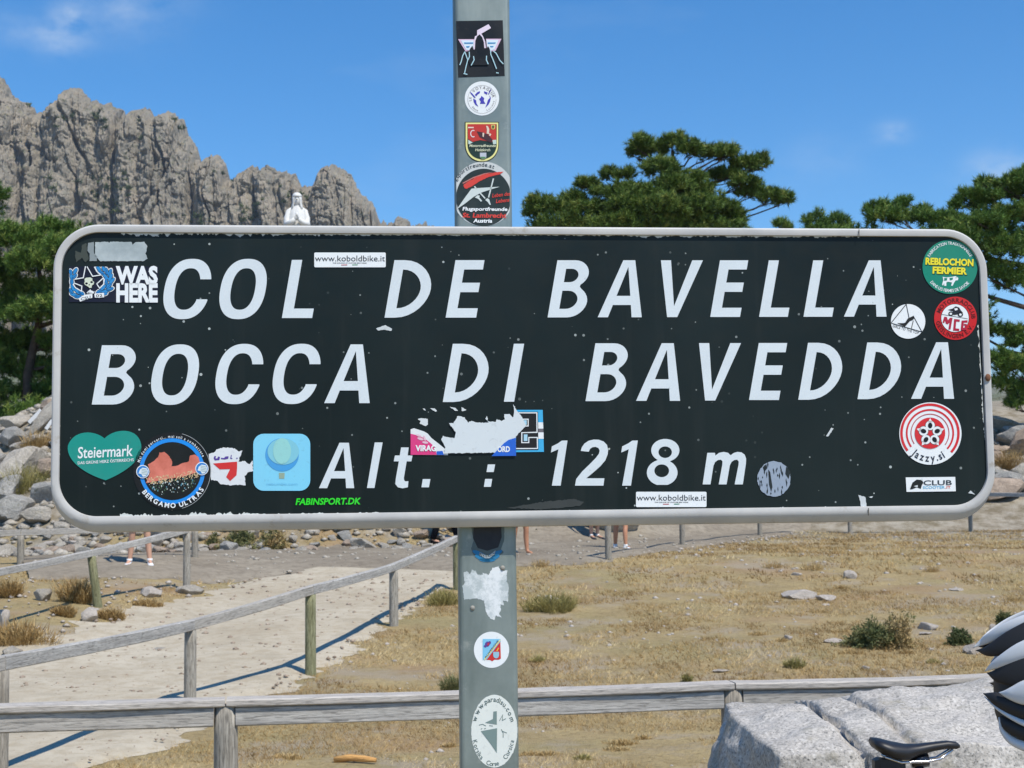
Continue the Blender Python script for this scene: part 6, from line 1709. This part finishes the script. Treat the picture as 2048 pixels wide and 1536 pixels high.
q = np.concatenate([scatter(2500, 2, 14, 27, 36), scatter(600, -9, -4.6, 15, 26)])
d1 = np.abs(q[:, 0] - np.interp(q[:, 1], [25.4, 29.6, 34], [1.7, 3.5, 5.8])); q = q[(d1 < .9) | (q[:, 0] < -4.5)]; q = q[~inside(path_poly, q[:, 0], q[:, 1])]
stone_field('gravel', np.column_stack([q, hgt(q[:, 0], q[:, 1]) + .015]), .012 + .05 * RNG.random(len(q)) ** 3, M['stone'], 'pale gravel along the edges of the paths', 'gravel')
q = scatter(2600, -5.5, .5, 8, 24); q = q[inside(path_poly, q[:, 0], q[:, 1])]
stone_field('path_grit', np.column_stack([q, hgt(q[:, 0], q[:, 1]) + .043]), .006 + .026 * RNG.random(len(q)) ** 4 * (q[:, 1] / 12), M['rock2'], 'loose grit and small stones lying on the sandy path', 'grit')
q = scatter(1300, -8, 9, 24, 34); q = q[inside(far_poly, q[:, 0], q[:, 1])]
stone_field('path_stones', np.column_stack([q, hgt(q[:, 0], q[:, 1]) + .053]), .012 + .06 * RNG.random(len(q)) ** 5, M['rock'], 'loose stones lying on the trodden path', 'stones')
p = on_ground(712, 1526)
o = tube('log_piece', [(-.16, 0, .02), (-.05, .01, .035), (.06, .0, .03), (.15, -.02, .025)], [.022, .026, .024, .016], wood_mat('fresh_wood', srgb(224, 178, 112), srgb(190, 140, 84)), None, 9)
o.location = p; o.rotation_euler = (0, 0, -.15); tag(o, 'short piece of pale orange cut branch on the grass below the fence', 'branch')

# ------------------------------------------------------------------ bicycle
n = NT('black_saddle'); k = n.noise(90, 3, .6)
n.color((.012, .012, .014)); n.rough(.48); n.spec(.5); n.bump(k, .08, .001); M['saddle'] = n.m
n = NT('glossy_black'); n.color((.012, .013, .016)); n.rough(.16); n.spec(.6); M['gblack'] = n.m
n = NT('steel_rail'); n.color((.6, .6, .62)); n.rough(.22); n.b.inputs['Metallic'].default_value = 1.0; M['chrome'] = n.m
n = NT('tyre'); n.color((.02, .02, .02)); n.rough(.8); M['tyre'] = n.m
n = NT('white_paint'); n.color((.8, .8, .82)); n.rough(.22); n.spec(.5); M['wpaint'] = n.m
sd = at(1840, 1489, 4.28)
gzb = ground_z(sd.x, 4.28)
SZB = sd.z - gzb                               # saddle height
bike = tag(empty('bicycle', (sd.x + .19, 4.28, gzb), (-.05, 0, math.radians(-2))), 'black and white road bicycle with black saddle leaning at the boulder', 'bicycle')
# saddle: rear at -x, nose at +x
Rg = []
for f, w, zt, th in ((0, .045, .004, .012), (.02, .060, .012, .030), (.10, .068, .010, .042), (.22, .066, .002, .050), (.38, .048, -.006, .046), (.52, .030, -.006, .034), (.70, .022, -.001, .026), (.86, .019, .003, .024), (.96, .016, .0, .022), (1.0, .009, -.008, .010)):
    x = -.19 - .128 + .256 * f
    pts_ = []
    for i in range(16):
        a_ = 2 * math.pi * i / 16; c_, s2 = math.cos(a_), math.sin(a_)
        pts_.append((x, w * math.copysign(abs(c_) ** .75, c_), SZB + zt - th / 2 + th / 2 * math.copysign(abs(s2) ** .8, s2)))
    Rg.append(pts_)
sdl = mesh_obj('saddle', *loft(Rg), M['saddle'], bike, True)
for sg in (-1, 1):
    tube('saddle_rail', [(-.285, sg * .030, SZB - .040), (-.24, sg * .028, SZB - .056), (-.16, sg * .023, SZB - .054), (-.125, sg * .020, SZB - .048), (-.085, sg * .012, SZB - .022)], .0042, M['chrome'], sdl, 8)
V, Fc = loft([[(x, y * w, z) for (y, z) in ((-1, zb), (1, zb), (1, zt_), (-1, zt_))] for x, w, zb, zt_ in ((-.315, .020, SZB - .105, SZB - .052), (-.30, .030, SZB - .118, SZB - .046), (-.25, .028, SZB - .120, SZB - .050), (-.225, .018, SZB - .10, SZB - .058))])
mesh_obj('saddle_bag', V, Fc, M['saddle'], bike, False)
bb = Vector((0, 0, .27)); st_top = Vector((-.185, 0, SZB - .06))
cl = bb.lerp(st_top, .78)
tube('seatpost', [cl, st_top + Vector((0, 0, -.01))], [.0145, .0145], M['gblack'], bike, 14)
tube('seat_clamp', [(-.205, 0, SZB - .056), (-.155, 0, SZB - .052)], [.020, .020], M['gblack'], bike, 10)
tube('seatpost_stripe', [bb.lerp(st_top, .86), bb.lerp(st_top, .965)], [.0150, .0150], M['wpaint'], bike, 14)
ht, hb_ = Vector((.41, 0, .86)), Vector((.445, 0, .73)); ra = Vector((-.41, 0, .335)); fa = Vector((.585, 0, .335))
for nm, P_, R_, m_ in (('seat_tube', [bb, cl], .017, 'wpaint'), ('top_tube', [bb.lerp(st_top, .72), ht + Vector((0, 0, -.02))], .018, 'wpaint'), ('down_tube', [bb, hb_], .023, 'wpaint'), ('head_tube', [hb_, ht], .021, 'gblack')):
    tube(nm, P_, R_, M[m_], bike, 12)
for sg in (-1, 1):
    y = Vector((0, sg * .05, 0)); tube('chain_stay', [bb + y * .6, ra + y * 1.2], [.011, .008], M['gblack'], bike, 8); tube('seat_stay', [bb.lerp(st_top, .70) + y * .3, ra + y * 1.2], [.009, .007], M['wpaint'], bike, 8); tube('fork_blade', [hb_ + y * .7, fa + y * 1.0 + Vector((-.02, 0, .1)), fa + y], [.013, .011, .008], M['gblack'], bike, 8)
for nm, c_ in (('wheel', ra), ('wheel', fa)):
    P_ = [c_ + Vector((.335 * math.cos(t_), 0, .335 * math.sin(t_) - .012)) for t_ in [2 * math.pi * i / 40 for i in range(41)]]
    w_ = tube(nm, P_, .013, M['tyre'], bike, 8)
    tube('rim', [c_ + Vector((.312 * math.cos(t_), 0, .312 * math.sin(t_) - .012)) for t_ in [2 * math.pi * i / 40 for i in range(41)]], .011, M['gblack'], w_, 6)
    bm = bmesh.new()
    for i in range(20):
        a_ = 2 * math.pi * i / 20; q1 = c_ + Vector((0, .03 * (1 if i % 2 else -1), -.012)); q2 = c_ + Vector((.305 * math.cos(a_), 0, .305 * math.sin(a_) - .012)); d_ = (q2 - q1)
        bmesh.ops.create_cone(bm, cap_ends=False, segments=4, radius1=.0012, radius2=.0012, depth=d_.length, matrix=Matrix.Translation((q1 + q2) / 2) @ d_.to_track_quat('Z', 'Y').to_matrix().to_4x4())
    bm_obj('spokes', bm, M['chrome'], w_)
    tube('hub', [c_ + Vector((0, -.055, -.012)), c_ + Vector((0, .055, -.012))], .018, M['gblack'], w_, 10)
tube('stem', [ht + Vector((-.005, 0, .03)), ht + Vector((.10, 0, .05))], .014, M['gblack'], bike, 10)
for sg in (-1, 1):
    tube('handlebar', [ht + Vector((.10, 0, .05)), ht + Vector((.10, sg * .18, .05)), ht + Vector((.14, sg * .205, .05)), ht + Vector((.20, sg * .21, .03)), ht + Vector((.215, sg * .21, -.03)), ht + Vector((.17, sg * .21, -.075)), ht + Vector((.08, sg * .21, -.085))], .0125, M['gblack'], bike, 8)
    tube('pedal_crank', [bb + Vector((0, sg * .06, 0)), bb + Vector((sg * .12, sg * .07, -sg * .12))], .011, M['gblack'], bike, 8)
tube('chainring', [bb + Vector((.10 * math.cos(t_), -.055, .10 * math.sin(t_))) for t_ in [2 * math.pi * i / 30 for i in range(31)]], .006, M['gblack'], bike, 6)

# ------------------------------------------------------------------ cyclist beside the camera (only the helmet reaches into view)
hc = at(2150, 1392, 2.20)
helmet = tag(empty('cycle_helmet', hc, (0, 0, math.radians(-22))), 'white and black cycle helmet with pointed vents at the right edge', 'helmet')
n = NT('helmet_white'); n.color((.62, .64, .66)); n.rough(.3); n.spec(.5); M['hwhite'] = n.m
n = NT('helmet_foam'); k = n.noise(160, 2, .5); n.color((.016, .016, .018)); n.rough(.6); n.bump(k, .2, .001); M['hfoam'] = n.m
ha, hb2, hcz = .142, .110, .136
HS = 2.20 / FPX                                   # metres per photo pixel at the helmet
ha, hb2, hcz = .158, .112, .150
HROT = Matrix.Rotation(math.radians(-22), 3, 'Z'); HINV = HROT.inverted()
def rf(x): return max(0.0, 1 - abs(x) ** 2.6) ** (1 / 2.6)
Rg = []
for i in range(29):
    x = -0.985 + 1.97 * i / 28; f_ = rf(x); rg_ = []
    for k_ in range(33):
        ph = math.radians(-128 + 256 * k_ / 32)
        rg_.append((.010 + x * .126, .092 * f_ * math.sin(ph), (.112 if math.cos(ph) > 0 else .140) * f_ * math.cos(ph)))
    Rg.append(rg_)
V, Fc = loft(Rg); mesh_obj('inner_shell', V, Fc, M['hfoam'], helmet, True)
def hy(x, z, lift): return max(.030, lift * hb2 * math.sqrt(max(0.0, 1 - (x / ha) ** 2 - (z / hcz) ** 2)))
def hlocal(u, v, lift):
    """where the near side of the helmet is met along the line of sight of (u, v)"""
    x = z = 0.0
    for _ in range(14):
        w_ = HROT @ Vector((x, -hy(x, z, lift), z)); q_ = HINV @ (at(u, v, hc.y + w_.y) - hc)
        x, z = .5 * x + .5 * q_.x, .5 * z + .5 * q_.z
    return x, z
def fin(name, pts, mat, th=.011, lift=1.0):
    """curved shell plate from its pointed tail forward over the helmet, on both sides"""
    C = []
    P_ = [(*hlocal(u, v, lift), w * HS) for u, v, w in pts]
    for i in range(len(P_) - 1):
        for k_ in range(5):
            t_ = k_ / 5; C.append(tuple(P_[i][j] + (P_[i + 1][j] - P_[i][j]) * t_ for j in range(3)))
    C.append(P_[-1])
    for _ in range(3): C = [C[0]] + [tuple((C[i - 1][j] + 2 * C[i][j] + C[i + 1][j]) / 4 for j in range(3)) for i in range(1, len(C) - 1)] + [C[-1]]
    for sg in (-1, 1):
        Rg = []
        for i, (x, z, w) in enumerate(C):
            w = max(w, .0006); y = sg * hy(x, z, lift)
            q = C[min(i + 1, len(C) - 1)]; p = C[max(i - 1, 0)]
            tx, tz = q[0] - p[0], q[1] - p[1]; L_ = math.hypot(tx, tz) or 1
            sd_ = Vector((-tz / L_, 0, tx / L_)); nr = Vector((x / ha ** 2, y / hb2 ** 2 + sg * 2.0, z / hcz ** 2)).normalized()
            sd_ = (sd_ - nr * sd_.dot(nr) * .6).normalized()
            tk = th * min(1, w / .010 + .1)
            Rg.append([tuple(Vector((x, y, z)) + sd_ * (w * math.cos(a_)) + nr * (tk * (math.sin(a_) if math.sin(a_) > 0 else .5 * math.sin(a_)))) for a_ in [2 * math.pi * j / 14 for j in range(14)]])
        mesh_obj(name, *loft(Rg), mat, helmet, True)
fin('shell_rib', [(1946, 1296, 0), (1970, 1281, 9), (2010, 1258, 12), (2060, 1238, 13), (2130, 1226, 13), (2210, 1234, 10), (2290, 1276, 0)], M['hwhite'], .0045)
fin('inner_rib', [(1952, 1301, 0), (1978, 1303, 12), (2020, 1284, 22), (2080, 1260, 28), (2160, 1250, 28), (2260, 1278, 12)], M['hfoam'], .004, .92)
fin('shell_rib', [(1969, 1343, 0), (1990, 1329, 9), (2040, 1302, 17), (2100, 1282, 20), (2180, 1274, 19), (2260, 1294, 12), (2320, 1332, 0)], M['hwhite'], .0045)
fin('inner_rib', [(1974, 1346, 0), (1994, 1352, 14), (2030, 1346, 28), (2100, 1328, 34), (2200, 1316, 28), (2290, 1338, 10)], M['hfoam'], .004, .92)
fin('shell_rib', [(1998, 1385, 0), (2014, 1388, 9), (2045, 1388, 24), (2110, 1372, 28), (2200, 1356, 22), (2280, 1364, 11), (2325, 1384, 0)], M['hwhite'], .006, 1.03)
fin('rear_spoiler', [(1967, 1387, 0), (1990, 1396, 13), (2020, 1412, 17), (2060, 1428, 15), (2130, 1430, 8), (2200, 1425, 0)], M['hfoam'], .008, .95)
fin('lower_rim', [(1969, 1393, 0), (1995, 1417, 4), (2048, 1448, 6), (2120, 1464, 7), (2220, 1462, 6), (2300, 1440, 0)], M['hwhite'], .009, .99)
fin('lower_rim', [(1998, 1434, 1), (2004, 1458, 6), (2022, 1480, 9), (2060, 1496, 11), (2130, 1508, 11), (2230, 1500, 9), (2300, 1470, 0)], M['hwhite'], .009, .98)
fin('side_vent', [(2002, 1432, 2), (2014, 1449, 13), (2040, 1464, 15), (2100, 1484, 11), (2200, 1480, 4)], M['hfoam'], .007, .96)
for sg in (-1, 1): tube('chin_strap', [(.05, sg * .095, -.06), (.03, sg * .085, -.12), (.035, sg * .05, -.18), (.04, 0, -.20)], .006, M['hfoam'], helmet, 6)
sc_ = .87
person('cyclist wearing the white helmet, standing just outside the right edge', (hc.x - .012 * sc_, hc.y, ground_z(hc.x, hc.y)), math.pi / 2 - math.radians(22), (40, 60, 110), (24, 24, 28), (220, 220, 224), spread=.05, sc=(hc.z - .03 - ground_z(hc.x, hc.y)) / 1.63, hair=None)

# ------------------------------------------------------------------ thin summer haze in the air
hz_z1 = max(float(V_.max()) for V_ in (top,)) + 30.0
bm = bmesh.new()
bmesh.ops.create_cube(bm, size=1, matrix=Matrix.Translation((0, 800, (hz_z1 - 12) / 2)) @ Matrix.Diagonal((7400, 7000, hz_z1 + 12, 1)))
n = NT('haze_air')
for q in list(n.t.nodes):
    if q.type != 'OUTPUT_MATERIAL': n.t.nodes.remove(q)
pvn = n.t.nodes.new('ShaderNodeVolumePrincipled')
pvn.inputs['Color'].default_value = (.80, .88, 1.0, 1); pvn.inputs['Density'].default_value = 0.9e-4; pvn.inputs['Anisotropy'].default_value = .2
n.t.links.new(pvn.outputs[0], n.t.nodes['Material Output'].inputs['Volume'])
tag(bm_obj('haze', bm, n.m), kind='stuff')
